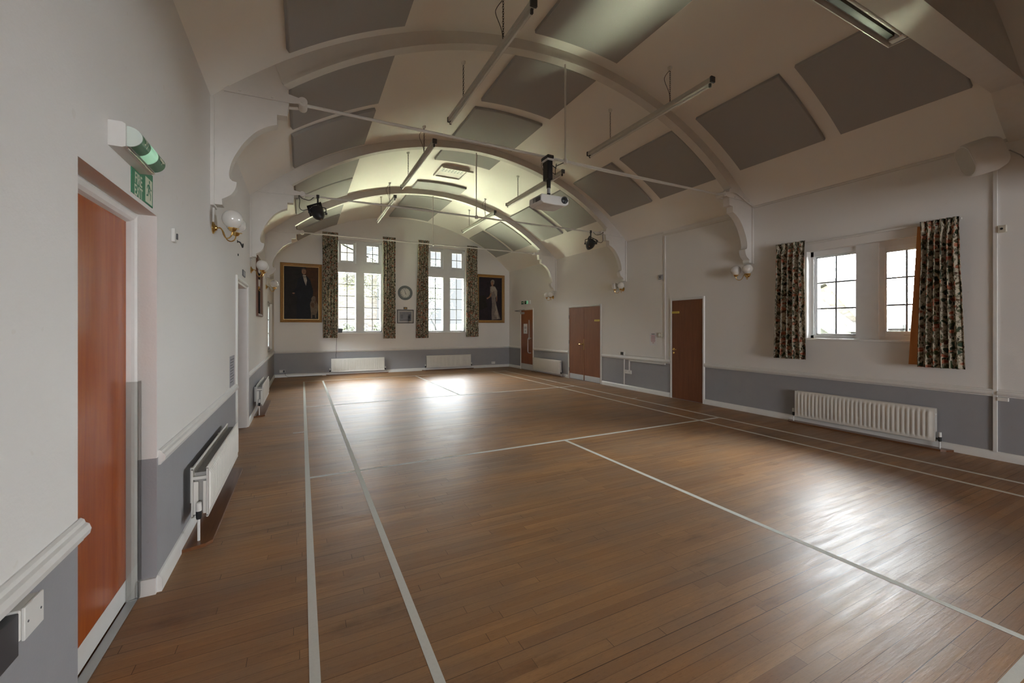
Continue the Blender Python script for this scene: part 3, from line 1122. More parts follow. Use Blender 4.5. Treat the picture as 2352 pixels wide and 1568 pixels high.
m.tube([(-.40, .12, 1.08), (-.405, .09, 1.08), (-.39, .085, 1.10)], .007, 8)
m.build('door_handle', M['chrome'], l, True)
MB().box(-W1 / 2 + .0, W1 / 2 - .0, .075, .118, 0, .006, .001).build('threshold_strip', M['steel'], t)
cgd = MB().box(W1 / 2 - .050, W1 / 2 - .046, .070, .118, .01, 1.19).box(W1 / 2 - .050, W1 / 2 - .004, .066, .070, .01, 1.19).build('corner_guard', M['acrylic'], t)
cgd['label'] = 'clear plastic guard on the frame'

# second door on the left wall
t = thing('door_2', on_left(6.695, 0), RZ_L, 'recessed brown door in the left wall past the double radiator', 'door', kind='structure')
architrave(t, 1.15, 2.075, .052, .022)
m = MB()
for sx in (-1, 1):
    a, b = sorted((sx * .575, sx * .545))
    m.box(a, b, .0, .30, 0, 2.075)
m.box(-.545, .545, 0, .30, 2.045, 2.075)
m.build('door_lining', M['gloss_white'], t)
l = MB().box(-.54, .54, .14, .185, .01, 2.04).build('door_leaf', M['door_sapele'], t)
MB().box(-.52, -.42, .085, .14, 1.93, 2.0, .006).build('closer_body', M['steel'], l)
MB().tube([(-.45, .10, 2.005), (-.2, .05, 2.03), (.05, .12, 2.04)], .01, 6).build('closer_arm', M['steel'], l)
MB().box(-.50, -.42, .135, .14, .75, 1.15).build('push_plate', M['steel'], l)


# ------------------------------------------------------------------ radiators
def radiator(loc, rz, L, H, z0, flutes, label, gap=.085, twin=True, valves=(-1, 1), plinth=.2):
    t = thing('radiator', loc, rz, label, 'radiator', 'white panel radiators')
    dep = .045

    def panel(yf, name):
        m = MB()
        xs, ds = [], []
        e = .03
        pitch = (L - 2 * e) / flutes
        xs.append(-L / 2); ds.append(0)
        for k in range(flutes):
            x = -L / 2 + e + k * pitch
            for q, d in ((.0, 0), (.12, .0), (.28, 1), (.72, 1), (.88, 0)):
                xs.append(x + q * pitch); ds.append(d)
        xs.append(L / 2); ds.append(0)
        zs = [(z0, 0), (z0 + .03, 0), (z0 + .055, 1), (z0 + H - .055, 1), (z0 + H - .03, 0), (z0 + H, 0)]
        n = len(xs)
        vs = [(x, yf - .010 * d * q, z) for z, q in zs for x, d in zip(xs, ds)]
        fs = [[j * n + i, j * n + i + 1, (j + 1) * n + i + 1, (j + 1) * n + i] for j in range(len(zs) - 1) for i in range(n - 1)]
        m.add(vs, fs)
        m.box(-L / 2, L / 2, yf + .002, yf + .012, z0, z0 + H)
        m.tube([(-L / 2, yf + .006, z0 + H), (L / 2, yf + .006, z0 + H)], .008, 8)
        m.tube([(-L / 2, yf + .006, z0), (L / 2, yf + .006, z0)], .008, 8)
        return m.build(name, M['rad'], t, True, angle=.6)
    yb = -dep
    if twin:
        panel(yb - .012, 'back_panel')
    yf = yb - .012 - gap
    panel(yf, 'front_panel')
    m = MB()
    nf = int(L / .03)
    ptsz = []
    for k in range(nf + 1):
        x = -L / 2 + .02 + k * (L - .04) / nf
        m.box(x - .0012, x + .0012, yf + .014, yb - .02, z0 + .03, z0 + H - .03)
    m.build('convector_fins', M['rad_in'], t)
    for sx in (-1, 1):
        m = MB()
        x = sx * (L / 2 - .004)
        m.box(x - .004, x + .004, yf + .01, yb - .01, z0 + H - .075, z0 + H - .055)
        m.box(x - .004, x + .004, yf + .01, yf + .03, z0 + .02, z0 + H - .09)
        m.box(x - .004, x + .004, yb - .04, yb - .012, z0 + .02, z0 + H - .09)
        m.build('end_strip', M['rad'], t)
        MB().box(sx * (L / 2 - .2) - .015, sx * (L / 2 - .2) + .015, yb, -.003, z0 + .04, z0 + H - .04).build('wall_bracket', M['rad'], t)
    for sx in valves:
        x = sx * (L / 2 + .035)
        yy = (yf + yb) / 2
        p = MB().tube([(x, yy, .0), (x, yy, z0 + .01)], .0085, 10).build('pipe', M['white_pl'], t, True)
        v = MB().lathe([(.014, z0 + .0), (.017, z0 + .012), (.017, z0 + .05), (.012, z0 + .055)], 12, (x, yy, 0)).tube([(x, yy, z0 + .03), (x - sx * .04, yy, z0 + .03)], .012, 10).build('valve', M['black'], t, True)
        MB().lathe([(.017, z0 + .055), (.018, z0 + .06), (.016, z0 + .11), (.012, z0 + .113)], 14, (x, yy, 0)).build('valve_cap', M['white_pl'], v, True)
    if plinth:
        m = MB()
        pts = [(-L / 2 - .14, -.022), (-L / 2 - .10, yf - .0), (-L / 2 - .06, yf - .035), (L / 2 + .06, yf - .035), (L / 2 + .10, yf), (L / 2 + .14, -.022)]
        m.prism(pts, 2, 0.0, .022)
        q = m.build('radiator_plinth', M['plinth'], t)
        q['label'] = 'dark varnished board on the floor under the radiator'
    return t


radiator(on_right(2.975, 0), RZ_R, 1.60, .385, .105, 31, 'white fluted radiator under the wide right-hand window', gap=.05)
radiator(on_back(1.595, 0), RZ_B, 1.58, .395, .10, 44, 'white radiator under the end-wall window left of the clock', gap=.04)
radiator(on_back(4.57, 0), RZ_B, 1.60, .395, .105, 44, 'white radiator under the end-wall window right of the clock', gap=.04)
radiator(on_right(11.16, 0), RZ_R, 1.58, .385, .085, 31, 'white radiator between the double door and the far fire exit', gap=.05, valves=(1,))
radiator(on_left(4.30, 0), RZ_L, 1.50, .335, .17, 40, 'white double-panel radiator on the left wall beside the fire exit', gap=.085, valves=(-1,), plinth=.2)
radiator(on_left(8.80, 0), RZ_L, 1.40, .335, .17, 40, 'white double-panel radiator on the left wall beyond the second door', gap=.085, valves=(-1,), plinth=.2)


# ------------------------------------------------------------------ acoustic panels on the vault
def acoustic_panel(x0, x1, y0, y1, label, th=.05):
    t0 = math.asin((x0 - CX) / CR)
    t1 = math.asin((x1 - CX) / CR)
    n = 12
    o_ = arc(CR - .004, CZ, t0, t1, n)
    i_ = arc(CR - th, CZ, t0, t1, n)
    xc, zc_ = (x0 + x1) / 2, ceil_z((x0 + x1) / 2)
    yc = (y0 + y1) / 2
    prof = [(x - xc, z - zc_) for x, z in i_] + [(x - xc, z - zc_) for x, z in o_[::-1]]
    hy = (y1 - y0) / 2
    b = .007
    m = MB()
    ins = arc(CR - th, CZ, t0 + b / CR, t1 - b / CR, n)
    mid = arc(CR - th + b, CZ, t0, t1, n)
    rings = []
    for pts, hh_ in ((o_, hy), (mid, hy), (ins, hy - b)):
        loop = [(x - xc, -hh_, z - zc_) for x, z in pts] + [(x - xc, hh_, z - zc_) for x, z in pts[::-1]]
        rings.append(loop)
    k = len(rings[0])
    vs = [p for r_ in rings for p in r_]
    fs = []
    for j in range(2):
        for i in range(k):
            fs.append([j * k + i, j * k + (i + 1) % k, (j + 1) * k + (i + 1) % k, (j + 1) * k + i])
    nn = n + 1
    for base in (0, 2 * k):
        for i in range(n):
            fs.append([base + i, base + i + 1, base + k - 2 - i, base + k - 1 - i])
    m.add(vs, fs)
    o = m.build('acoustic_panel', M['panel'], None, True, (xc, yc, zc_), angle=.4)
    return tag(o, label, 'acoustic panel', 'grey acoustic panels on the vault')


LX, MX, RX = (-.13, .935), (2.49, 3.755), (5.285, 6.335)
for cx_, y0, y1, lb in (
    (LX, 3.11, 4.335, 'grey acoustic panel on the left slope before the nearest arch, cut by the photo top'),
    (LX, 1.72, 2.93, 'grey acoustic panel on the left slope beside the beam, above the fire exit'),
    (MX, 3.11, 4.315, 'grey acoustic panel at the crown before the nearest arch, between the near tube lights'),
    (RX, 3.105, 4.315, 'grey acoustic panel on the right slope touching the nearest arch on its near side'),
    (RX, 1.72, 2.915, 'grey acoustic panel at the top right next to the flat beam'),
    (LX, 4.80, 6.0, 'grey acoustic panel on the left slope just past the nearest arch'),
    (LX, 6.22, 7.45, 'grey acoustic panel on the left slope just before the middle arch'),
    (MX, 4.76, 5.99, 'grey acoustic panel at the crown just past the nearest arch, behind the hanger rod'),
    (MX, 6.24, 7.43, 'grey acoustic panel at the crown just before the middle arch'),
    (RX, 4.75, 5.99, 'grey acoustic panel on the right slope just past the nearest arch'),
    (RX, 6.22, 7.46, 'grey acoustic panel on the right slope just before the middle arch'),
    (LX, 7.95, 9.18, 'grey acoustic panel on the left slope just past the middle arch'),
    (LX, 9.26, 10.5, 'grey acoustic panel on the left slope above the left stage lamp, before the farthest arch'),
    (MX, 7.95, 8.53, 'narrow grey acoustic panel at the crown on the near side of the ceiling vent'),
    (MX, 9.99, 10.55, 'narrow grey acoustic panel at the crown on the far side of the ceiling vent'),
    (RX, 7.95, 9.2, 'grey acoustic panel on the right slope just past the middle arch, right beside the projector'),
    (RX, 9.43, 10.55, 'grey acoustic panel on the right slope just before the farthest arch'),
    (LX, 11.1, 12.27, 'grey acoustic panel on the left slope just past the farthest arch'),
    (LX, 12.45, 13.65, 'grey acoustic panel on the left slope against the end wall'),
    (MX, 11.15, 12.23, 'grey acoustic panel at the crown just past the farthest arch'),
    (MX, 12.42, 13.62, 'grey acoustic panel at the crown against the end wall'),
    (RX, 11.15, 12.34, 'grey acoustic panel on the right slope just past the farthest arch'),
    (RX, 12.55, 13.75, 'grey acoustic panel on the right slope against the end wall')):
    acoustic_panel(*cx_, y0, y1, lb)

# ceiling vent
t = thing('ceiling_vent', (3.08, 9.2, 5.08), 0, 'white ceiling vent with a grid of square holes at the crown', 'vent')
m = MB()
for a in ((-.33, -.29, -.33, .33), (.29, .33, -.33, .33), (-.29, .29, -.33, -.29), (-.29, .29, .29, .33)):
    m.box(a[0], a[1], a[2], a[3], -.06, .02)
m.build('vent_frame', M['arch'], t)
m = MB().box(-.29, .29, -.29, .29, -.035, -.02)
m.m = 1
for i in range(7):
    for j in range(3):
        x, y = -.22 + i * .073, -.2 + j * .085
        m.box(x - .022, x + .022, y - .025, y + .025, -.0365, -.034)
m.build('vent_plate', [plain('vent_plate_paint', (.42, .38, .35), .6), M['black']], t)
MB().box(-.30, .42, -.34, -.325, -.085, -.045).build('vent_flap', M['arch'], t)


# ------------------------------------------------------------------ fluorescent battens on chains
def chain(m, x, y, z0, z1, r=.0028, ln=.032):
    n = max(2, int((z1 - z0) / (ln * .78)))
    st = (z1 - z0) / n
    for k in range(n):
        zc_ = z0 + (k + .5) * st
        pts = []
        for q in range(8):
            a = 2 * PI * q / 8
            u, w = math.cos(a) * .009, math.sin(a) * ln * .55
            pts.append((x + u, y, zc_ + w) if k % 2 else (x, y + u, zc_ + w))
        m.tube(pts, r, 4, closed=True)


def batten(x, yc, z, label, L=2.40):
    t = thing('strip_light', (x, yc, z), 0, label, 'fluorescent light', 'fluorescent tube lights on chains')
    cz_ = ceil_z(x) - z
    m = MB()
    m.prism([(-.022, -.03), (.022, -.03), (.030, -.012), (.026, .03), (-.026, .03), (-.030, -.012)], 1, -L / 2 + .012, L / 2 - .012)
    m.build('batten_body', M['batten'], t)
    for s in (-1, 1):
        MB().box(-.034, .034, s * (L / 2) - .014, s * L / 2 + .014, -.036, .036, .004).build('end_cap', M['charcoal'], t)
        MB().box(-.013, .013, s * (L / 2 - .035) - .012, s * (L / 2 - .035) + .012, -.078, -.03, .003).build('lamp_holder', M['charcoal'], t)
        m = MB()
        yy = .04 + s * .6
        chain(m, 0, yy, .045, cz_ - .03)
        m.tube([(0.0, yy, .05), (.012, yy, .04), (.012, yy, .03)], .003, 5)
        m.build('chain', M['hook'], t)
        MB().lathe([(.012, cz_ - .045), (.03, cz_ - .018), (.032, cz_ + .004)], 12, (0, yy, 0)).build('ceiling_rose', M['white_pl'], t, True)
    MB().lathe([(.013, -L / 2 + .045), (.013, L / 2 - .045)], 12, (0, 0, -.062), 'y').build('fluorescent_tube', M['tube'], t, True)
    yy = .04 - .6
    MB().tube([*flow([(0, yy, cz_ - .03), (-.06, yy + .03, cz_ - .12), (-.075, yy + .02, cz_ - .20), (-.02, yy, .16), (0, yy, .04)], 5)], .004, 5).build('flex', M['charcoal'], t)
    return t


batten(1.88, 4.48, 4.43, 'white tube light of the left row nearest the viewer, cut near the photo top')
batten(1.88, 7.63, 4.43, 'white tube light of the left row crossing under the middle arch')
batten(1.88, 10.77, 4.43, 'white tube light of the left row crossing under the farthest arch')
batten(4.37, 4.54, 4.435, 'white tube light of the right row nearest the viewer, by the nearest arch')
batten(4.40, 7.76, 4.42, 'white tube light of the right row seen just behind the projector')
batten(4.40, 10.85, 4.42, 'white tube light of the right row crossing under the farthest arch')

# stage strip light by the flat beam
t = thing('stage_strip_light', (3.70, 1.715, 3.985), 0, 'white trough strip light with bare tubes at the top right by the flat beam', 'stage light')
L = 1.98
m = MB()
m.prism([(-.085, .0), (-.08, .05), (-.045, .075), (.045, .075), (.08, .05), (.085, .0), (.078, .0), (.07, .045), (.04, .065), (-.04, .065), (-.07, .045), (-.078, .0)], 0, -L / 2, L / 2)
m.prism([(-.085, 0), (-.08, .05), (-.045, .075), (.045, .075), (.08, .05), (.085, 0)], 0, L / 2 - .006, L / 2)
m.prism([(-.085, 0), (-.08, .05), (-.045, .075), (.045, .075), (.08, .05), (.085, 0)], 0, -L / 2, -L / 2 + .006)
m.build('trough', M['gloss_white'], t)
for yy in (-.032,):
    MB().lathe([(.013, -L / 2 + .05), (.013, L / 2 - .05)], 12, (0, yy, .025), 'x').build('fluorescent_tube', M['tube'], t, True)
MB().box(-L / 2 + .04, L / 2 - .09, .008, .055, .03, .062).build('gear_tray', M['black'], t)
MB().box(L / 2 - .085, L / 2 - .02, -.05, .05, .005, .05, .004).build('lamp_holder', M['white_pl'], t)
for xx in (-.6, .6):
    MB().box(xx - .015, xx + .015, -.10, -.03, .073, .09).build('support_arm', M['white_pl'], t)


# ------------------------------------------------------------------ projector on its drop pole
t = thing('projector', (2.80, 4.50, 3.06), 0, 'white ceiling projector hanging from the nearest tie rod', 'projector')
m = MB()
hx, hy, hz = .205, .15, .055
prof = [(-hx, -hz * .55), (-hx * .97, hz * .9), (-hx * .9, hz), (hx * .9, hz), (hx, hz * .8), (hx, -hz * .5), (hx * .8, -hz), (0, -hz * 1.12), (-hx * .8, -hz)]
prof_f = prof
m.prism(prof_f, 1, -hy, hy)
b_ = m.build('projector_body', M['white_pl'], t)
bv = b_.modifiers.new('soft_edges', 'BEVEL')
bv.width = .012
bv.segments = 3
l = MB().lathe([(.040, -hy - .004), (.046, -hy - .012), (.046, -hy + .01)], 24, (.135, 0, .012), 'y').build('lens_ring', M['charcoal'], b_, True)
MB().lathe([(.0, -hy - .016), (.02, -hy - .014), (.034, -hy - .006), (.034, -hy)], 24, (.135, 0, .012), 'y').build('lens', M['black'], l, True)
MB().lathe([(.007, -hy - .002), (.007, -hy + .01)], 10, (.188, 0, .012), 'y').build('sensor_dot', M['black'], b_)
m = MB()
for k in range(8):
    m.box(-hx - .002, -hx + .004, -hy + .03 + k * .022, -hy + .042 + k * .022, -.02, .035)
m.build('vent_slot', M['grey_pl'], b_)
MB().box(-hx - .004, -hx + .001, -hy + .012, -hy + .12, -.025, .02).build('vent_grille', M['dark_grey'], b_)
m = MB()
m.lathe([(.045, .055), (.045, .066), (.022, .07), (.022, .12)], 16)
m.build('mount_base', M['black'], t, True)
MB().lathe([(.021, .12), (.021, .185)], 14).build('mount_collar', M['steel'], t, True)
MB().lathe([(.027, .185), (.027, .30), (.024, .31)], 14).build('mount_tube', M['black'], t, True)
m = MB()
m.box(-.04, .035, -.045, .08, .29, .53, .008)
m.build('mount_box', M['black'], t)
m = MB()
m.box(-.045, .05, -.05, .12, .555, .60, .008).box(-.03, .03, .06, .10, .5, .6)
m.build('rod_clamp', M['black'], t)
MB().box(-.045, .05, -.045, .09, .53, .555, .003).build('clamp_plate', M['white_pl'], t)
m = MB()
m.tube(flow([(.03, 0, .50), (.12, .02, .47), (.16, .07, .52), (.30, .08, .60)], 4), .006, 6)
m.tube([(.03, 0, .40), (.10, .0, .38), (.13, .05, .45), (.16, .07, .55)], .005, 6)
m.build('power_lead', M['black_rubber'], t)
tag(MB().tube(flow([(2.98, 4.565, 3.655), (4.0, 4.56, 3.64), (5.3, 4.555, 3.648), (6.0, 4.53, 3.655), (6.28, 4.47, 3.70), (6.45, 4.46, 3.70), (6.72, 4.47, 3.60), (6.91, 4.47, 3.545)], 5), .009, 6).build('projector_cable', M['arch'], smooth=True), 'white cable following the nearest tie rod to the right wall', 'cable')


# ------------------------------------------------------------------ stage lamps on the middle tie rod
def stage_lamp(x, rz, tilt, label):
    t = thing('stage_lamp', (x, 7.71, 3.672), rz, label, 'stage light', 'black stage lamps on the middle tie rod')
    MB().box(-.022, .022, -.03, .03, -.03, .028, .004).tube([(0, 0, -.02), (0, 0, -.17)], .014, 8).build('hook_clamp', M['black'], t)
    m = MB()
    m.tube(flow([(-.125, 0, -.27), (-.125, 0, -.20), (-.11, 0, -.175), (0, 0, -.165), (.11, 0, -.175), (.125, 0, -.20), (.125, 0, -.27)], 4), .008, 6)
    m.lathe([(.02, -.145), (.02, -.11)], 10, (0, 0, -.27), 'x')
    m.lathe([(.02, .11), (.02, .145)], 10, (0, 0, -.27), 'x')
    m.build('yoke', M['black'], t)
    R = Matrix.Translation((0, 0, -.275)) @ Euler(tilt).to_matrix().to_4x4()
    m = MB()
    m.x = R
    m.lathe([(.0, -.155), (.03, -.15), (.055, -.125), (.085, -.08), (.098, -.04), (.100, .06), (.104, .065), (.104, .075), (.094, .075), (.088, .0), (.05, -.04), (0, -.05)], 24, caps=False)
    b = m.build('lamp_can', M['black'], t, True)
    m = MB()
    m.x = R
    o = .118
    for a in ((-o, -.085, -o, o), (.085, o, -o, o), (-.085, .085, -o, -.085), (-.085, .085, .085, o)):
        m.box(a[0], a[1], a[2], a[3], .10, .106)
    for q in ((-1, -1), (1, -1), (1, 1), (-1, 1)):
        m.add([(q[0] * .085, q[1] * .085, .103), (q[0] * .085, q[1] * .035, .103), (q[0] * .035, q[1] * .085, .103)], [(0, 1, 2)])
        m.box(q[0] * .09 - .006, q[0] * .09 + .006, q[1] * .045 - .006, q[1] * .045 + .006, .06, .104)
    m.build('colour_frame', M['black'], t)
    m = MB()
    m.x = R
    m.box(-.012, .012, .085, .125, -.03, -.01).box(.09, .125, -.01, .01, -.02, -.005).lathe([(.012, -.165), (.012, -.15)], 8)
    m.build('adjuster_knob', M['chrome'], t)
    MB().tube(flow([(-.06, .0, -.015), (-.13, .0, -.075), (-.24, .0, -.055), (-.285, .0, -.01), (-.27, 0, -.10), (-.275, 0, -.21), (-.23, .0, -.255), (-.15, .0, -.235), (-.06, .02, -.28)], 5), .0055, 6).build('power_lead', M['black_rubber'], t)
    return t


stage_lamp(.24, .0, (-.62, -.42, 0), 'black stage lamp on the tie rod at the left')
stage_lamp(5.93, 2.6, (-.60, -.5, 0), 'black stage lamp on the tie rod at the right')


# ------------------------------------------------------------------ wall lamps
def make_wall_lamp(loc, rz, label):
    t = thing('wall_lamp', loc, rz, label, 'wall lamp', 'twin globe wall lamps under the arch brackets')
    m = MB()
    m.lathe([(.055, 0), (.055, -.006), (.045, -.014), (.028, -.02), (.018, -.035), (0, -.038)], 20, (0, 0, 0), 'y')
    m.build('back_plate', M['brass'], t, True)
    for s in (-1, 1):
        m = MB()
        pts = [(0, -.03, 0), (s * .008, -.055, .004), (s * .022, -.075, -.02), (s * .035, -.088, -.062), (s * .055, -.105, -.092), (s * .080, -.13, -.098), (s * .10, -.152, -.080), (s * .106, -.163, -.052), (s * .106, -.165, -.035)]
        m.tube(flow(pts, 5), .0055, 8)
        m.build('arm', M['brass'], t, True)
        c = (s * .106, -.165, 0)
        cup = MB().lathe([(.006, -.042), (.022, -.036), (.033, -.018), (.036, -.004), (.033, -.004), (.02, -.02)], 18, c).build('cup', M['brass'], t, True)
        m = MB()
        for q in range(3):
            a = 2 * PI * q / 3 + .5
            m.tube([(c[0] + .034 * math.cos(a), c[1] + .034 * math.sin(a), -.01), (c[0] + .05 * math.cos(a), c[1] + .05 * math.sin(a), -.012)], .004, 6)
        m.build('screw', M['brass'], cup)
        g = MB()
        r = .083
        prof = [(.030, -.012)] + [(r * math.sin(PI * k / 16), .072 - r * math.cos(PI * k / 16)) for k in range(3, 17)]
        g.lathe(prof, 28, c)
        g.build('globe', M['opal'], t, True)
    MB().box(-.019, .019, -.016, 0, .05, .215, .003).build('conduit', M['arch'], t)
    return t


wl = None
for side, rz, fn in (('left', RZ_L, on_left), ('right', RZ_R, on_right)):
    for y, nm in ((4.61, 'nearest'), (7.76, 'middle'), (10.90, 'farthest')):
        lb = 'twin globe brass wall lamp on the %s wall below the %s arch bracket' % (side, nm)
        if wl is None:
            wl = make_wall_lamp(fn(y, 2.39), rz, lb)
        else:
            copy_thing(wl, fn(y, 2.39 if side == 'left' else 2.40), lb, rz)


# ------------------------------------------------------------------ exit signs
def running_man(m, x, z, s, y):
    """pictogram of a running figure, about s tall, flat at depth y"""
    def pl(pts): m.poly([(x + a * s, y, z + b * s) for a, b in pts])
    pl([(.06 + .075 * math.cos(2 * PI * k / 12), .40 + .075 * math.sin(2 * PI * k / 12)) for k in range(12)])
    pl([(-.08, .28), (.06, .31), (.10, .22), (.02, .0), (-.10, .02)])
    pl([(.05, .30), (.10, .27), (.22, .14), (.30, .16), (.30, .11), (.20, .07), (.06, .18)])
    pl([(-.08, .28), (-.20, .22), (-.26, .08), (-.20, .07), (-.15, .17), (-.04, .22)])
    pl([(-.03, .03), (.03, .0), (.17, -.12), (.13, -.32), (.20, -.32), (.25, -.09), (.06, .08)])
    pl([(-.10, .03), (-.01, .0), (-.10, -.20), (-.30, -.24), (-.30, -.17), (-.15, -.14)])


t = thing('exit_light', on_left(2.50, 2.25), RZ_L, 'white bulkhead exit light with a green curved cover above the fire exit', 'exit light')
MB().prism([(0, 0), (-.045, .0), (-.057, .006), (-.057, .100), (-.045, .107), (0, .107)], 0, -.185, .185).build('base_box', M['white_pl'], t)
n = 14
pf = [(-.057 - .052 * math.sin(PI * k / n), .0535 - .044 * math.cos(PI * k / n)) for k in range(n + 1)]
cov = MB().prism(pf, 0, -.17, .17).build('cover', plain('clear_white_cover', (.62, .70, .64), .3, coat=.1), t, True)


def cover_band(x0, x1, off, mat, name, k0=1, k1=13):
    m = MB()
    pts = [(-.057 - (.052 + off) * math.sin(PI * k / n), .0535 - (.044 + off) * math.cos(PI * k / n)) for k in range(k0, k1 + 1)]
    vs = [(x, a, b) for x in (x0, x1) for a, b in pts]
    q = len(pts)
    m.add(vs, [[i, i + 1, q + i + 1, q + i] for i in range(q - 1)])
    return m.build(name, mat, cov, True)


def wrap_fig(name, mat, fn, off):
    m = MB()
    fn(m)
    # bend the flat figure onto the curved cover
    for i, p in enumerate(m.v):
        a = math.acos(max(-1, min(1, -(p.z - .0535) / .047)))
        m.v[i] = Vector((p.x, -.057 - (.052 + off) * math.sin(a), .0535 - (.044 + off) * math.cos(a)))
    return m.build(name, mat, cov)


sg = plain('green_exit_film', (.008, .13, .055), .3, coat=.15)
sg2 = plain('pale_green_cover', (.50, .72, .58), .2, emit=.25, ecol=(.35, .9, .55))
cover_band(-.166, -.060, .0006, sg, 'green_film')
cover_band(-.058, .050, .0006, sg2, 'lit_film')
cover_band(.052, .166, .0006, sg, 'green_film')
wrap_fig('running_figure', M['sign_white'], lambda m: running_man(m, -.115, .055, .075, 0), .0014)


def arrow(m):
    m.poly([(.075, 0, .048), (.110, 0, .048), (.110, 0, .034), (.150, 0, .055), (.110, 0, .076), (.110, 0, .062), (.075, 0, .062)])


wrap_fig('arrow', M['sign_white'], arrow, .0014)
MB().box(-.178, .178, -.064, -.056, .0, .010, .002).build('chrome_lip', M['chrome'], t)

t = thing('fire_exit_sign', on_left(2.733, 2.217), RZ_L, 'green FIRE EXIT sign with a running figure under the exit light', 'sign')
MB().box(-.157, .157, -.004, 0, -.088, .088, .001).build('sign_board', M['sign_green'], t)
m = MB()
text_shape(m, 'FIRE', .074, -.066, -.006, -.0046, True, .78)
text_shape(m, 'EXIT', .074, -.066, -.066, -.0046, True, .78)
m.build('sign_text', M['sign_white'], t)
MB().box(.035, .142, -.0046, -.004, -.080, .050).build('figure_panel', M['sign_white'], t)
m = MB()
running_man(m, .088, -.018, .13, -.0052)
m.build('running_figure', M['sign_green'], t)

t = thing('exit_light', on_right(12.60, 2.26), RZ_R, 'small green and white exit light above the far fire exit door', 'exit light')
MB().box(-.30, .30, -.05, 0, 0, .13, .01).build('base_box', M['white_pl'], t)
for a, b in ((-.285, -.12), (-.06, .08)):
    MB().box(a, b, -.053, -.05, .012, .118, .002).build('green_film', plain('dark_green_film', (.005, .07, .035), .2), t)
MB().box(.085, .20, -.053, -.05, .012, .118, .002).build('lit_film', plain('mint_film', (.30, .72, .50), .3, emit=.15, ecol=(.3, .9, .5)), t)
m = MB()
running_man(m, .01, .068, .085, -.0536)
m.poly([(-.26, -.0536, .055), (-.20, -.0536, .055), (-.20, -.0536, .035), (-.14, -.0536, .068), (-.20, -.0536, .10), (-.20, -.0536, .08), (-.26, -.0536, .08)])
m.build('running_figure', M['sign_white'], t)
MB().tube([(0.0, -.008, 0), (0.0, -.008, -.10)], .006, 6).build('cable', M['white_pl'], t)


# ------------------------------------------------------------------ clock, pictures, mirror
t = thing('wall_clock', on_back(3.07, 2.615), RZ_B, 'round grey-rimmed clock between the two tall windows', 'clock')
MB().lathe([(.238, 0), (.240, -.012), (.232, -.030), (.205, -.040), (.178, -.034), (.162, -.022), (.160, -.010)], 48, axis='y').build('clock_rim', M['clock_rim'], t, True)
f_ = MB().lathe([(.163, -.008), (.163, -.012)], 40, axis='y').build('clock_face', M['clock_face'], t)
m = MB()
for k, s in enumerate(('XII', 'I', 'II', 'III', 'IV', 'V', 'VI', 'VII', 'VIII', 'IX', 'X', 'XI')):
    a = PI / 2 - k * PI / 6
    k0 = len(m.v)
    text_shape(m, s, .046, 0, 0, -.0126, True, .8)
    rt = a - PI / 2
    for i in range(k0, len(m.v)):
        p = m.v[i]
        m.v[i] = Vector((p.x * math.cos(rt) - p.z * math.sin(rt) + .128 * math.cos(a), p.y, p.x * math.sin(rt) + p.z * math.cos(rt) + .128 * math.sin(a)))
m.build('numeral', M['ink'], f_)


def hand(name, ang, ln, w, y):
    m = MB()
    d = Vector((math.sin(ang), 0, math.cos(ang)))
    s = Vector((math.cos(ang), 0, -math.sin(ang)))
    m.prism([(0, 0)] * 0 or [(-w, -.02), (w, -.02), (w * 1.5, ln * .6), (0, ln), (-w * 1.5, ln * .6)], 1, -.001, .001)
    for i, p in enumerate(m.v):
        m.v[i] = d * p.z + s * p.x + Vector((0, y + p.y, 0))
    m.build(name, M['black'], t)


hand('hour_hand', math.radians(150), .075, .006, -.016)
hand('minute_hand', math.radians(-14), .115, .004, -.019)


def picture_frame(t, w, h, fw, d, mat, slip=None):
    pr = [(0, 0), (0, -d * .7), (fw * .25, -d), (fw * .5, -d * .8), (fw * .8, -d * .7), (fw, -d * .35), (fw, 0)]
    m = MB()
    cs = [(-1, -1), (1, -1), (1, 1), (-1, 1)]
    n_ = len(pr)
    vs = []
    for cx_, cz_ in cs:
        for a, b in pr:
            vs.append((cx_ * (w / 2 - a), b, cz_ * (h / 2 - a)))
    fs = []
    for c in range(4):
        e = (c + 1) % 4
        for i in range(n_):
            j = (i + 1) % n_
            fs.append([c * n_ + i, c * n_ + j, e * n_ + j, e * n_ + i])
    m.add(vs, fs)
    f = m.build('frame', mat, t)
    if slip:
        m = MB()
        a0, a1 = fw - .002, fw + slip
        for q in ((-w / 2 + a0, -w / 2 + a1, -h / 2 + a0, h / 2 - a0), (w / 2 - a1, w / 2 - a0, -h / 2 + a0, h / 2 - a0), (-w / 2 + a1, w / 2 - a1, -h / 2 + a0, -h / 2 + a1), (-w / 2 + a1, w / 2 - a1, h / 2 - a1, h / 2 - a0)):
            m.box(q[0], q[1], -d * .3, 0, q[2], q[3])
        m.build('slip', M['gold_slip'], t)
    return f


def blob(m, mi, cx_, cz_, rx, rz_, y, n_=24, wob=0.0, rot=0.0, seed=0):
    r = random.Random(seed)
    ph = [r.uniform(0, 6.28) for _ in range(3)]
    pts = []
    for k in range(n_):
        a = 2 * PI * k / n_
        q = 1 + wob * (math.sin(3 * a + ph[0]) + .6 * math.sin(5 * a + ph[1]))
        u, w = rx * q * math.cos(a), rz_ * q * math.sin(a)
        pts.append((cx_ + u * math.cos(rot) - w * math.sin(rot), y, cz_ + u * math.sin(rot) + w * math.cos(rot)))
    m.m = mi
    m.poly(pts)


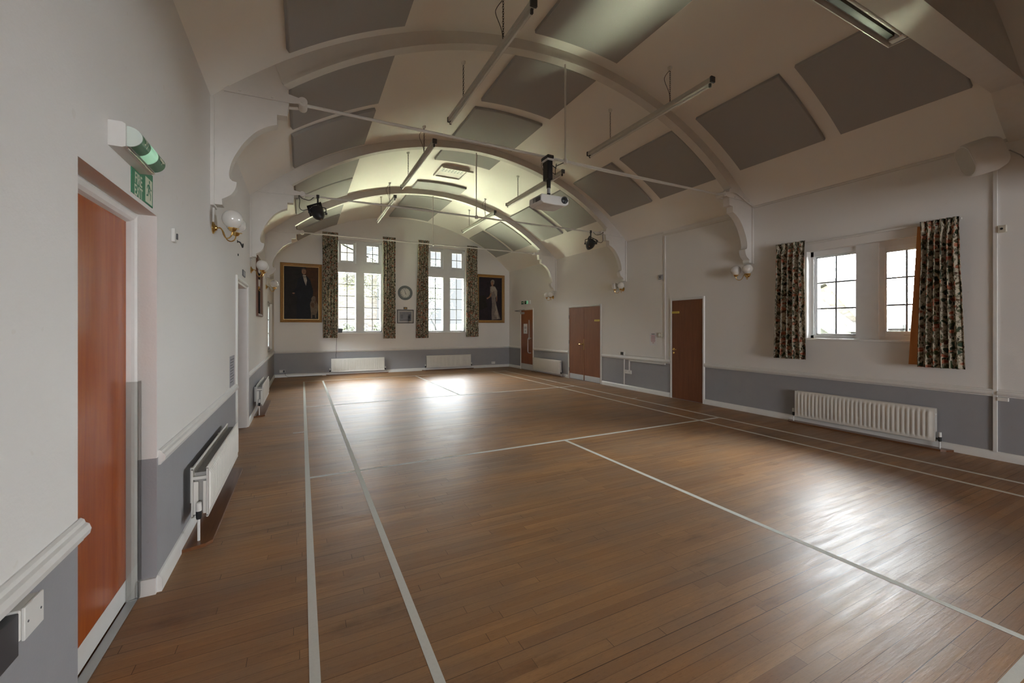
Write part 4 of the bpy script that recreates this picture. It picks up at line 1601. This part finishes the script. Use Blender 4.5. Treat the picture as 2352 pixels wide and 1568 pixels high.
# portrait of a standing man with a dog
t = thing('portrait_painting', on_back(-.01, 2.50), RZ_B, 'gilt-framed dark portrait of a standing man in a suit with a dog', 'painting')
pw, ph_ = 1.12, 1.76
picture_frame(t, pw, ph_, .085, .06, M['gold'], .012)
m = MB()
mats = [M[k] for k in ('paint_dark_brown', 'paint_umber', 'paint_black_suit', 'paint_flesh', 'paint_shirt', 'paint_hair', 'paint_dog', 'paint_dog_red')]
m.m = 0
m.box(-pw / 2 + .08, pw / 2 - .08, -.012, 0, -ph_ / 2 + .08, ph_ / 2 - .08)
y = -.0125
m.m = 1
m.poly([(.12, y, .78), (pw / 2 - .09, y, .78), (pw / 2 - .09, y, -.35), (.30, y, -.30), (.22, y, .10), (.10, y, .45)])
y -= .0004
m.m = 2
m.poly([(-.02, y, .50), (.08, y, .53), (.16, y, .50), (.24, y, .38), (.32, y, .05), (.30, y, -.12), (.24, y, -.15), (.24, y, -.78), (-.14, y, -.78), (-.12, y, -.10), (-.24, y, .02), (-.26, y, -.02), (-.14, y, .15), (-.10, y, .40)])
y -= .0004
m.m = 4
m.poly([(.03, y, .54), (.115, y, .54), (.15, y, .38), (.12, y, .22), (.07, y, .36)])
y -= .0004
m.m = 2
m.poly([(.05, y, .50), (.09, y, .485), (.13, y, .505), (.13, y, .48), (.09, y, .478), (.05, y, .475)])
blob(m, 3, .065, .645, .058, .092, y, 20)
y -= .0004
m.m = 5
m.poly([(-.0, y, .66), (.0, y, .72), (.05, y, .755), (.10, y, .745), (.125, y, .70), (.105, y, .70), (.06, y, .715), (.02, y, .70)])
m.m = 5
m.poly([(.035, y, .655), (.058, y, .66), (.058, y, .650), (.035, y, .647)])
m.poly([(.078, y, .66), (.10, y, .658), (.10, y, .65), (.078, y, .65)])
m.poly([(.045, y, .595), (.09, y, .595), (.085, y, .605), (.05, y, .605)])
blob(m, 3, -.21, -.015, .035, .022, y, 12, .1)
blob(m, 6, .34, -.42, .11, .24, y, 26, .05, .05, 4)
y -= .0004
blob(m, 6, .33, -.17, .06, .085, y, 18, .06, 0, 5)
blob(m, 7, .30, -.36, .045, .08, y, 16, .1, .2, 6)
blob(m, 7, .38, -.26, .03, .06, y, 14, .1, .2, 7)
m.m = 6
m.poly([(.26, y, -.45), (.30, y, -.45), (.29, y, -.76), (.255, y, -.76)])
m.poly([(.36, y, -.5), (.41, y, -.5), (.40, y, -.75), (.365, y, -.75)])
m.m = 0
m.poly([(.31, y - .0003, -.20), (.345, y - .0003, -.20), (.33, y - .0003, -.215)])
m.build('painted_canvas', mats, t)

# portrait of a lady in white
t = thing('portrait_painting', on_back(6.17, 2.51), RZ_B, 'gilt-framed dark portrait of a standing lady in a pale dress', 'painting')
picture_frame(t, pw, 1.76, .085, .06, M['gold'], .012)
m = MB()
mats = [M[k] for k in ('paint_plum', 'paint_dress', 'paint_dress_light', 'paint_flesh', 'paint_grey_hair', 'paint_dark_brown')]
m.m = 0
m.box(-pw / 2 + .08, pw / 2 - .08, -.012, 0, -ph_ / 2 + .08, ph_ / 2 - .08)
y = -.0125
m.m = 5
m.poly([(-.45, y, .10), (-.20, y, .12), (-.15, y, -.30), (-.45, y, -.45)])
m.m = 1
m.poly([(-.02, y, .44), (.08, y, .48), (.20, y, .44), (.26, y, .30), (.25, y, .10), (.20, y, .05), (.22, y, -.15), (.30, y, -.45), (.40, y, -.74), (.05, y, -.77), (.04, y, -.50), (.06, y, -.2), (.04, y, .05), (-.02, y, .2)])
y -= .0004
m.m = 2
m.poly([(.02, y, .46), (.18, y, .46), (.27, y, .30), (.26, y, .12), (.20, y, .12), (.14, y, .30), (.06, y, .22), (0, y, .32)])
m.m = 2
m.poly([(.20, y, -.15), (.25, y, -.30), (.34, y, -.72), (.26, y, -.74), (.21, y, -.45)])
y -= .0004
m.m = 3
m.poly([(0, y, .22), (.05, y, .20), (.0, y, .06), (-.13, y, -.02), (-.16, y, .02), (-.05, y, .09)])
m.poly([(.235, y, .12), (.27, y, .12), (.26, y, -.08), (.235, y, -.10)])
blob(m, 4, .085, .615, .075, .095, y, 20, .03)
y -= .0004
blob(m, 3, .065, .575, .052, .078, y, 18)
m.m = 3
m.poly([(.04, y, .51), (.10, y, .51), (.12, y, .46), (.04, y, .46)])
y -= .0004
m.m = 4
m.poly([(.035, y, .585), (.055, y, .588), (.055, y, .578), (.035, y, .577)])
m.poly([(.08, y, .588), (.10, y, .586), (.10, y, .578), (.08, y, .578)])
blob(m, 2, .21, -.55, .05, .10, y, 18, .08, .1, 9)
m.build('painted_canvas', mats, t)

t = thing('framed_print', on_back(3.078, 1.83), RZ_B, 'black-framed print with a cream mount under the clock', 'picture')
picture_frame(t, .547, .45, .022, .022, M['frame_black'])
MB().box(-.255, .255, -.008, 0, -.206, .206).build('mount_card', M['mount'], t)
m = MB()
m.box(-.195, .195, -.0092, -.008, -.145, .150)
p_ = m.build('print', M['print_grey'], t)
m = MB()
m.box(-.16, -.08, -.0098, -.0092, -.075, .06).box(.10, .18, -.0098, -.0092, -.075, .08)
m.box(-.19, .19, -.0098, -.0092, -.142, -.11)
m.build('printed_shape', M['print_dark'], p_)
MB().box(-.257, .257, -.012, -.0105, -.208, .208).build('picture_glass', M['acrylic'], t)
t = thing('wall_plaque', on_back(3.077, 2.105), RZ_B, 'small dark plaque between the clock and the framed print', 'plaque')
MB().box(-.06, .06, -.012, 0, -.037, .037, .004).build('plaque_board', M['frame_black'], t)
MB().box(-.035, .035, -.0128, -.012, -.014, .014).build('plaque_label', M['dark_brass'], t)

t = thing('wall_mirror', on_left(9.13, 2.22), RZ_L, 'tall brown-framed mirror on the left wall behind the middle lamp', 'mirror')
picture_frame(t, 1.05, 1.08, .055, .035, M['frame_brown'])
MB().box(-.475, .475, -.010, 0, -.49, .49).build('mirror_glass', M['mirror'], t)

t = thing('wall_plaque', on_left(6.84, 2.225), RZ_L, 'small grey plaque above the second left-hand door', 'plaque')
MB().box(-.13, .13, -.012, 0, -.04, .045, .003).build('plaque_board', M['dark_grey'], t)
MB().box(-.10, .10, -.0128, -.012, -.025, .028).build('plaque_label', M['paper_grey'], t)
t = thing('notice', on_left(5.78, .975), RZ_L, 'grey printed notice on the left wall above the dado rail', 'notice')
MB().box(-.18, .18, -.003, 0, -.175, .175).build('sheet', M['paper_grey'], t)
m = MB()
for k in range(9):
    m.box(-.14, .14 - .05 * (k % 3), -.0036, -.003, .13 - k * .032, .138 - k * .032)
m.build('printed_line', M['ink'], t)

t = thing('notice', on_right(6.795, 1.22), RZ_R, 'white notice with red lines of print beside the dark single door', 'notice')
MB().box(-.103, .103, -.002, 0, -.148, .148).build('sheet', M['paper'], t)
m = MB()
m.box(-.05, .05, -.0026, -.002, .098, .112)
m.build('heading_line', M['ink'], t)
m = MB()
for k in range(6):
    w_ = .065 - .008 * (k % 2)
    m.box(-w_, w_, -.0026, -.002, .066 - k * .026, .076 - k * .026)
m.box(-.02, .025, -.0026, -.002, -.095, -.085)
m.build('printed_line', M['ink_red'], t)


# ------------------------------------------------------------------ sockets, switches, trunking, small fittings
def socket(loc, rz, label, w=.146, h=.086, d=.035, plug=False, rock=True):
    t = thing('wall_socket', loc, rz, label, 'socket')
    MB().box(-w / 2, w / 2, -d, 0, -h / 2, h / 2, .004).build('socket_plate', M['white_pl'], t)
    if rock:
        m = MB()
        for x in (-w * .25, w * .25):
            m.box(x - .006, x + .006, -d - .003, -d, .012, .03)
        m.build('rocker', M['grey_pl'], t)
    if plug:
        MB().box(w * .1, w * .42, -d - .04, -d, -.03, .028, .006).build('plug', M['black'], t)
    return t


t = thing('wall_socket', on_left(1.69, .66), RZ_L, 'white surface socket box under the dado rail at the lower left corner', 'socket')
MB().box(-.052, .045, -.030, 0, -.043, .043, .003).build('back_box', M['white_pl'], t)
f = MB().box(-.048, .048, -.038, -.030, -.046, .046, .002).build('socket_plate', M['white_pl'], t)
m = MB()
for x in (-.032, .032):
    m.lathe([(.0035, -.0388), (.0035, -.038)], 10, (x, 0, 0), 'y')
m.build('screw', M['ink'], f)
MB().box(-.14, -.052, -.028, 0, -.08, .038, .002).build('cable_box', M['charcoal'], t)
socket(on_back(-.51, .18), RZ_B, 'white socket with a black plug by the left corner of the end wall', .146, .08, .03, True)
socket(on_back(6.28, .17), RZ_B, 'white socket near the right corner of the end wall', .15, .085, .02)
socket(on_right(7.565, .415), RZ_R, 'white double socket low on the right wall between the doors', .22, .085, .035)

t = thing('light_switch', on_left(3.285, 2.06), RZ_L, 'small white switch on the left wall past the fire exit sign', 'switch')
MB().box(-.03, .03, -.018, 0, -.043, .043, .004).build('switch_plate', M['white_pl'], t)
MB().box(.006, .022, -.026, -.018, -.022, .015, .002).build('rocker', M['charcoal'], t)
t = thing('wall_hook', on_left(6.22, 2.53), RZ_L, 'black iron coat hook on the left wall near the nearest lamp', 'hook')
MB().lathe([(.018, 0), (.018, -.006)], 10, (0, 0, .03), 'y').tube(flow([(0, -.004, .03), (.0, -.03, .02), (.02, -.045, -.01), (.06, -.05, -.03), (.10, -.05, -.01), (.105, -.05, .025)], 4), .008, 8).build('hook_bend', M['hook'], t, True)
MB().lathe([(.016, 0), (.014, -.008), (0, -.01)], 10, (.05, 0, -.13), 'y').build('screw_stud', M['hook'], t)

t = thing('thermostat', on_right(6.58, 1.31), RZ_R, 'small white thermostat with a dial beside the notice', 'thermostat')
MB().box(-.055, .055, -.03, 0, -.05, .05, .006).build('thermostat_case', M['ivory'], t)
MB().lathe([(.03, -.03), (.028, -.042), (0, -.044)], 18, axis='y').build('dial', M['white_pl'], t, True)
t = thing('alarm_sensor', on_right(6.565, 2.56), RZ_R, 'small grey square sensor high beside the vertical conduit', 'sensor')
MB().box(-.05, .05, -.035, 0, -.05, .05, .006).build('sensor_case', M['grey_pl'], t)
MB().lathe([(.015, -.04), (.0, -.042)], 12, axis='y').build('sensor_eye', M['black'], t)
t = thing('alarm_sensor', on_right(1.655, 2.572), RZ_R, 'small ivory box with a dark eye at the right edge', 'sensor')
MB().box(-.035, .035, -.03, 0, -.04, .04, .006).build('sensor_case', M['ivory'], t)
MB().lathe([(.012, -.034), (.0, -.036)], 12, axis='y').build('sensor_eye', M['black'], t)

t = thing('cable_conduit', on_right(6.457, 0), RZ_R, 'tall white conduit running up the wall beside the dark single door', 'conduit')
MB().box(-.019, .019, -.018, 0, .79, 3.432, .002).build('conduit_cover', M['gloss_white'], t)
t = thing('cable_conduit', on_right(1.707, 0), RZ_R, 'tall white conduit running up the wall by the white speaker', 'conduit')
MB().box(-.017, .017, -.02, 0, .09, 3.5, .002).build('conduit_cover', M['gloss_white'], t)
MB().box(.0175, .10, -.03, 0, .665, .705, .002).build('junction_box', M['white_pl'], t)
t = thing('cable_conduit', on_right(7.71, 0), RZ_R, 'short white conduit dropping from the dado rail to the skirting', 'conduit')
MB().box(-.015, .015, -.018, 0, .095, .705, .002).build('conduit_cover', M['gloss_white'], t)
MB().box(.16, .19, -.018, 0, .458, .70, .002).build('branch_cover', M['gloss_white'], t)
MB().box(.19, 1.27, -.03, 0, .675, .704, .002).build('rail_cover', M['gloss_white'], t)
t = thing('cable_outlet', on_right(7.74, .845), RZ_R, 'small black outlet box standing on the dado rail', 'outlet')
MB().box(-.06, .06, -.05, 0, -.045, .045, .004).build('outlet_case', M['gloss_white'], t)
MB().box(-.05, .045, -.0525, -.05, -.035, .035).build('outlet_face', M['black'], t)
MB().box(.06, 1.27, -.016, 0, -.04, -.012, .002).build('outlet_trunking', M['gloss_white'], t)

t = thing('wall_speaker', (6.5, 1.82, 3.30), 0, 'white pill-shaped loudspeaker high on the right wall by the beam', 'speaker')
dirv = Vector((-.74, .60, -.28)).normalized()          # the way the grille faces
zz = Vector((0, 0, 1)) - dirv * dirv.z
zz.normalize()
zz = (zz + dirv.cross(zz) * .10).normalized()
xx = zz.cross(dirv)
Rm = Matrix((xx, zz, dirv)).transposed().to_4x4()


def stad(w, h, n_=12):
    r = w / 2
    out = []
    for k in range(n_ + 1):
        a = PI * k / n_
        out.append((r * math.cos(a), h / 2 - r + r * math.sin(a)))
    for k in range(n_ + 1):
        a = PI + PI * k / n_
        out.append((r * math.cos(a), -h / 2 + r + r * math.sin(a)))
    return out


m = MB()
m.x = Rm
rings = [(stad(.20, .345), .0), (stad(.225, .37), -.02), (stad(.235, .38), -.10), (stad(.235, .38), -.24), (stad(.19, .33), -.31), (stad(.10, .24), -.33)]
k = len(rings[0][0])
vs = [(p[0], p[1], d) for r_, d in rings for p in r_]
fs = [[j * k + i, j * k + (i + 1) % k, (j + 1) * k + (i + 1) % k, (j + 1) * k + i] for j in range(len(rings) - 1) for i in range(k)]
fs += [list(range(k)), [(len(rings) - 1) * k + i for i in range(k)][::-1]]
m.add(vs, fs)
m.build('speaker_case', M['white_pl'], t, True)
m = MB()
m.x = Rm
m.prism(stad(.175, .32), 2, .0, .004)
gme = m.build('speaker_grille', plain('pale_grey_grille', (.55, .54, .50), .6), t)
m = MB()
m.x = Rm
m.tube([(p[0], p[1], .003) for p in stad(.186, .332)], .005, 6, closed=True)
m.build('grille_ring', M['gloss_white'], t, True)
MB().box(.24, .44, -.16, -.08, .0, .06, .006).build('wall_mount', M['white_pl'], t)
MB().tube([(.25, -.2, .06), (.34, -.24, .10), (.42, -.30, .04), (.435, -.36, -.06)], .006, 6).build('speaker_cable', M['grey_pl'], t)

tag(MB().box(-.055, .055, -.04, .04, 0, .13, .006).build('radio_box', M['charcoal'], loc=(1.07, BW + .03, 1.305)), 'small dark box standing on the left window sill', 'box')
tag(MB().tube([(.955, BW - .012, 1.6), (.965, BW - .010, 1.2), (.95, BW - .04, .80), (.955, BW - .036, .70), (.94, BW - .008, .62), (.945, BW - .008, .52)], .0045, 6).build('power_cable', M['black_rubber'], smooth=True), 'thin black cable hanging from the left end-wall curtain to the radiator', 'cable')
tag(MB().tube([(.55, BW - .03, .006), (.2, BW - .06, .006), (-.1, BW - .10, .006), (-.34, BW - .08, .008), (-.42, BW - .06, .05), (-.45, BW - .07, .14)], .0045, 6).build('power_cable', M['black_rubber'], smooth=True), 'thin black cable lying along the end-wall skirting from the corner socket', 'cable')

# ------------------------------------------------------------------ outside the windows
tag(MB().box(-30, 40, 18.6, 60, -.6, -.5).build('ground', M['grass'], kind='structure'), 'dark grass beyond the terrace', 'ground')
tag(MB().box(-6, 14, 14.34, 18.6, -.6, -.5).build('ground', M['gravel'], kind='structure'), 'unseen pale terrace added outside the end windows to bounce light indoors', 'ground')  # added out of view as a pale reflector below the end windows
m = MB()
n = 20
vs = []
for j in range(n + 1):
    for i in range(2):
        y = 18.9 + 20.6 * j / n
        z = -.5 + 2.3 * (1 - math.exp(-((j / n) * 2.6) ** 1.5))
        vs.append((-12 + 34 * i, y, z))
m.add(vs, [[2 * j, 2 * j + 1, 2 * j + 3, 2 * j + 2] for j in range(n)])
m.box(-12, 22, 39.4, 39.6, -.5, 1.7)
tag(m.build('lawn_bank', M['grass'], smooth=True), 'sloping green lawn seen through the end windows', 'lawn', kind='stuff')

tag(MB().box(10.3, 10.46, -4, 12, -1.0, 1.17).build('yard_light_screen', M['roughcast'], kind='structure'), 'unseen low wall added to keep the yard lamp off the gable', 'wall')  # added below the sight line to shade the house from the yard lamp
tag(MB().box(-6, 14, 18.68, 18.84, -.5, 1.19).build('terrace_light_screen', M['roughcast'], kind='structure'), 'unseen low wall added to keep the terrace lamp off the cottage', 'wall')  # added below the sight line to shade the cottage from the terrace lamp

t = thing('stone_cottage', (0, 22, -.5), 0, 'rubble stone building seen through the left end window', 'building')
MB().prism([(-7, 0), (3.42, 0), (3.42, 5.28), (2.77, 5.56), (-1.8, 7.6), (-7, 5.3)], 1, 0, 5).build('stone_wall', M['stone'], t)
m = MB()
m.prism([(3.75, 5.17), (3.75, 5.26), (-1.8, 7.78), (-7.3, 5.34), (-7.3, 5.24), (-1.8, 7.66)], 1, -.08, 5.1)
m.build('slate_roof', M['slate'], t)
MB().tube([(3.50, -.06, 0), (3.50, -.06, 5.15)], .05, 8).build('drainpipe', M['black'], t)


def leaves(m, rnd, c, r, n_, s):
    for _ in range(n_):
        d = Vector((rnd.gauss(0, 1), rnd.gauss(0, 1), rnd.gauss(0, 1))).normalized() * (rnd.random() ** .5)
        p = Vector((c[0] + d.x * r[0], c[1] + d.y * r[1], c[2] + d.z * r[2]))
        a = Vector((rnd.gauss(0, 1), rnd.gauss(0, 1), rnd.gauss(0, 1))).normalized()
        b = a.orthogonal().normalized()
        q = s * rnd.uniform(.6, 1.3)
        m.add([p - a * q, p + b * q * .45, p + a * q, p - b * q * .45], [(0, 1, 2, 3)])


def shrub(x, y, z, r, label, seed):
    rnd = random.Random(seed)
    t = thing('garden_shrub', (x, y, z), 0, label, 'shrub', 'shrubs outside the end windows')
    m = MB()
    leaves(m, rnd, (0, 0, r[2] * .8), r, 900, .07)
    m.build('foliage', M['leaf'], t)
    m = MB()
    for k in range(6):
        a = k * 1.05
        m.tube([(0, 0, 0), (r[0] * .4 * math.cos(a), r[1] * .4 * math.sin(a), r[2] * 1.2)], [.02, .008], 5)
    m.build('stem', M['bark'], t)


shrub(2.15, 20.6, .85, (.62, .40, .50), 'green shrub at the foot of the stone building, left pane', 1)
shrub(3.55, 20.4, .95, (.55, .40, .55), 'green shrub by the corner of the stone building', 2)
shrub(5.3, 21.2, 1.0, (.8, .5, .45), 'low green shrub below the tree in the right end window', 3)


def tree(x, y, z, h, label, seed):
    rnd = random.Random(seed)
    t = thing('garden_tree', (x, y, z), 0, label, 'tree', 'trees outside the right end window')
    m, lf = MB(), MB()

    def grow(p, d, ln, r, dep):
        pts, rs = [p], [r]
        for k in range(3):
            d = (d + Vector((rnd.gauss(0, .16), rnd.gauss(0, .16), rnd.gauss(0, .10)))).normalized()
            p = p + d * ln / 3
            pts.append(p)
            rs.append(max(.011, r * (1 - .14 * (k + 1))))
        m.tube(pts, rs, 5 if dep > 1 else 4)
        if dep <= 2:
            leaves(lf, rnd, p, (.38, .38, .38), 20, .06)
        if dep > 0:
            for _ in range(3 if dep > 1 else 2):
                nd = (d + Vector((rnd.gauss(0, .6), rnd.gauss(0, .6), rnd.gauss(.05, .4)))).normalized()
                grow(p, nd, ln * rnd.uniform(.62, .85), r * .55, dep - 1)
    grow(Vector((0, 0, 0)), Vector((0, 0, 1)), h * .32, .09, 5)
    m.build('trunk', M['bark'], t, True)
    lf.build('foliage', M['leaf2'], t)


tree(5.4, 22.5, .05, 5.4, 'thin-leaved tree in the left lights of the right end window', 11)
tree(7.6, 25.0, .6, 5.0, 'twiggy tree in the right lights of the right end window', 12)

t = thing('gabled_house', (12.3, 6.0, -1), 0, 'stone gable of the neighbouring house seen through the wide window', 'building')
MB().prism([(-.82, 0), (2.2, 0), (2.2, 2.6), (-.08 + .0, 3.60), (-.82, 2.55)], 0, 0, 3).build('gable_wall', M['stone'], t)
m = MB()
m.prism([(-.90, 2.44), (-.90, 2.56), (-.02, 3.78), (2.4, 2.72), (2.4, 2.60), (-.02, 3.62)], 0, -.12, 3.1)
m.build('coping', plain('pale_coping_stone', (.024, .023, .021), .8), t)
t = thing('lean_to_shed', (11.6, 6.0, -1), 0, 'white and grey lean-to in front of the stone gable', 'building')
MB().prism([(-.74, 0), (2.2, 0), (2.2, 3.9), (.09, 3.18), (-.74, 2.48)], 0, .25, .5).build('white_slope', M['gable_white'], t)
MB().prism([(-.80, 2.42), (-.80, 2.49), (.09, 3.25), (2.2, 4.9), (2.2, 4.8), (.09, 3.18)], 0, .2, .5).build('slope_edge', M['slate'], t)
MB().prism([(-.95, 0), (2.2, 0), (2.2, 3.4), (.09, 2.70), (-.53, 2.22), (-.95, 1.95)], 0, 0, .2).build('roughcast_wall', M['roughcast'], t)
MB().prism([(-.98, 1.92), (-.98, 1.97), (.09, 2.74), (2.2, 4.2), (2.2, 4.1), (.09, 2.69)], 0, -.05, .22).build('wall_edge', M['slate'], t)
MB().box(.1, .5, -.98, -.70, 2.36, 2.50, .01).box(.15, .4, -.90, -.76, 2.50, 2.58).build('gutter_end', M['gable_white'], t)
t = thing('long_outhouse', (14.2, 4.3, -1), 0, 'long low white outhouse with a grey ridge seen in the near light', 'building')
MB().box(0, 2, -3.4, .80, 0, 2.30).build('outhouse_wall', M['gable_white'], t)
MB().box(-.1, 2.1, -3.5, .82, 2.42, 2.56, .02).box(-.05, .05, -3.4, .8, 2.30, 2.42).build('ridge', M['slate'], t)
tag(MB().box(-8, LW - WT - .01, 2, 14.3, -1.05, -1.0).build('side_path', M['gravel'], kind='structure'), 'yard outside the left wall', 'ground')
tag(MB().box(RW + WT + .01, 10.2, -4, 12, -1.05, -1.0).build('yard_path', M['gravel'], kind='structure'), 'yard outside the right wall', 'ground')
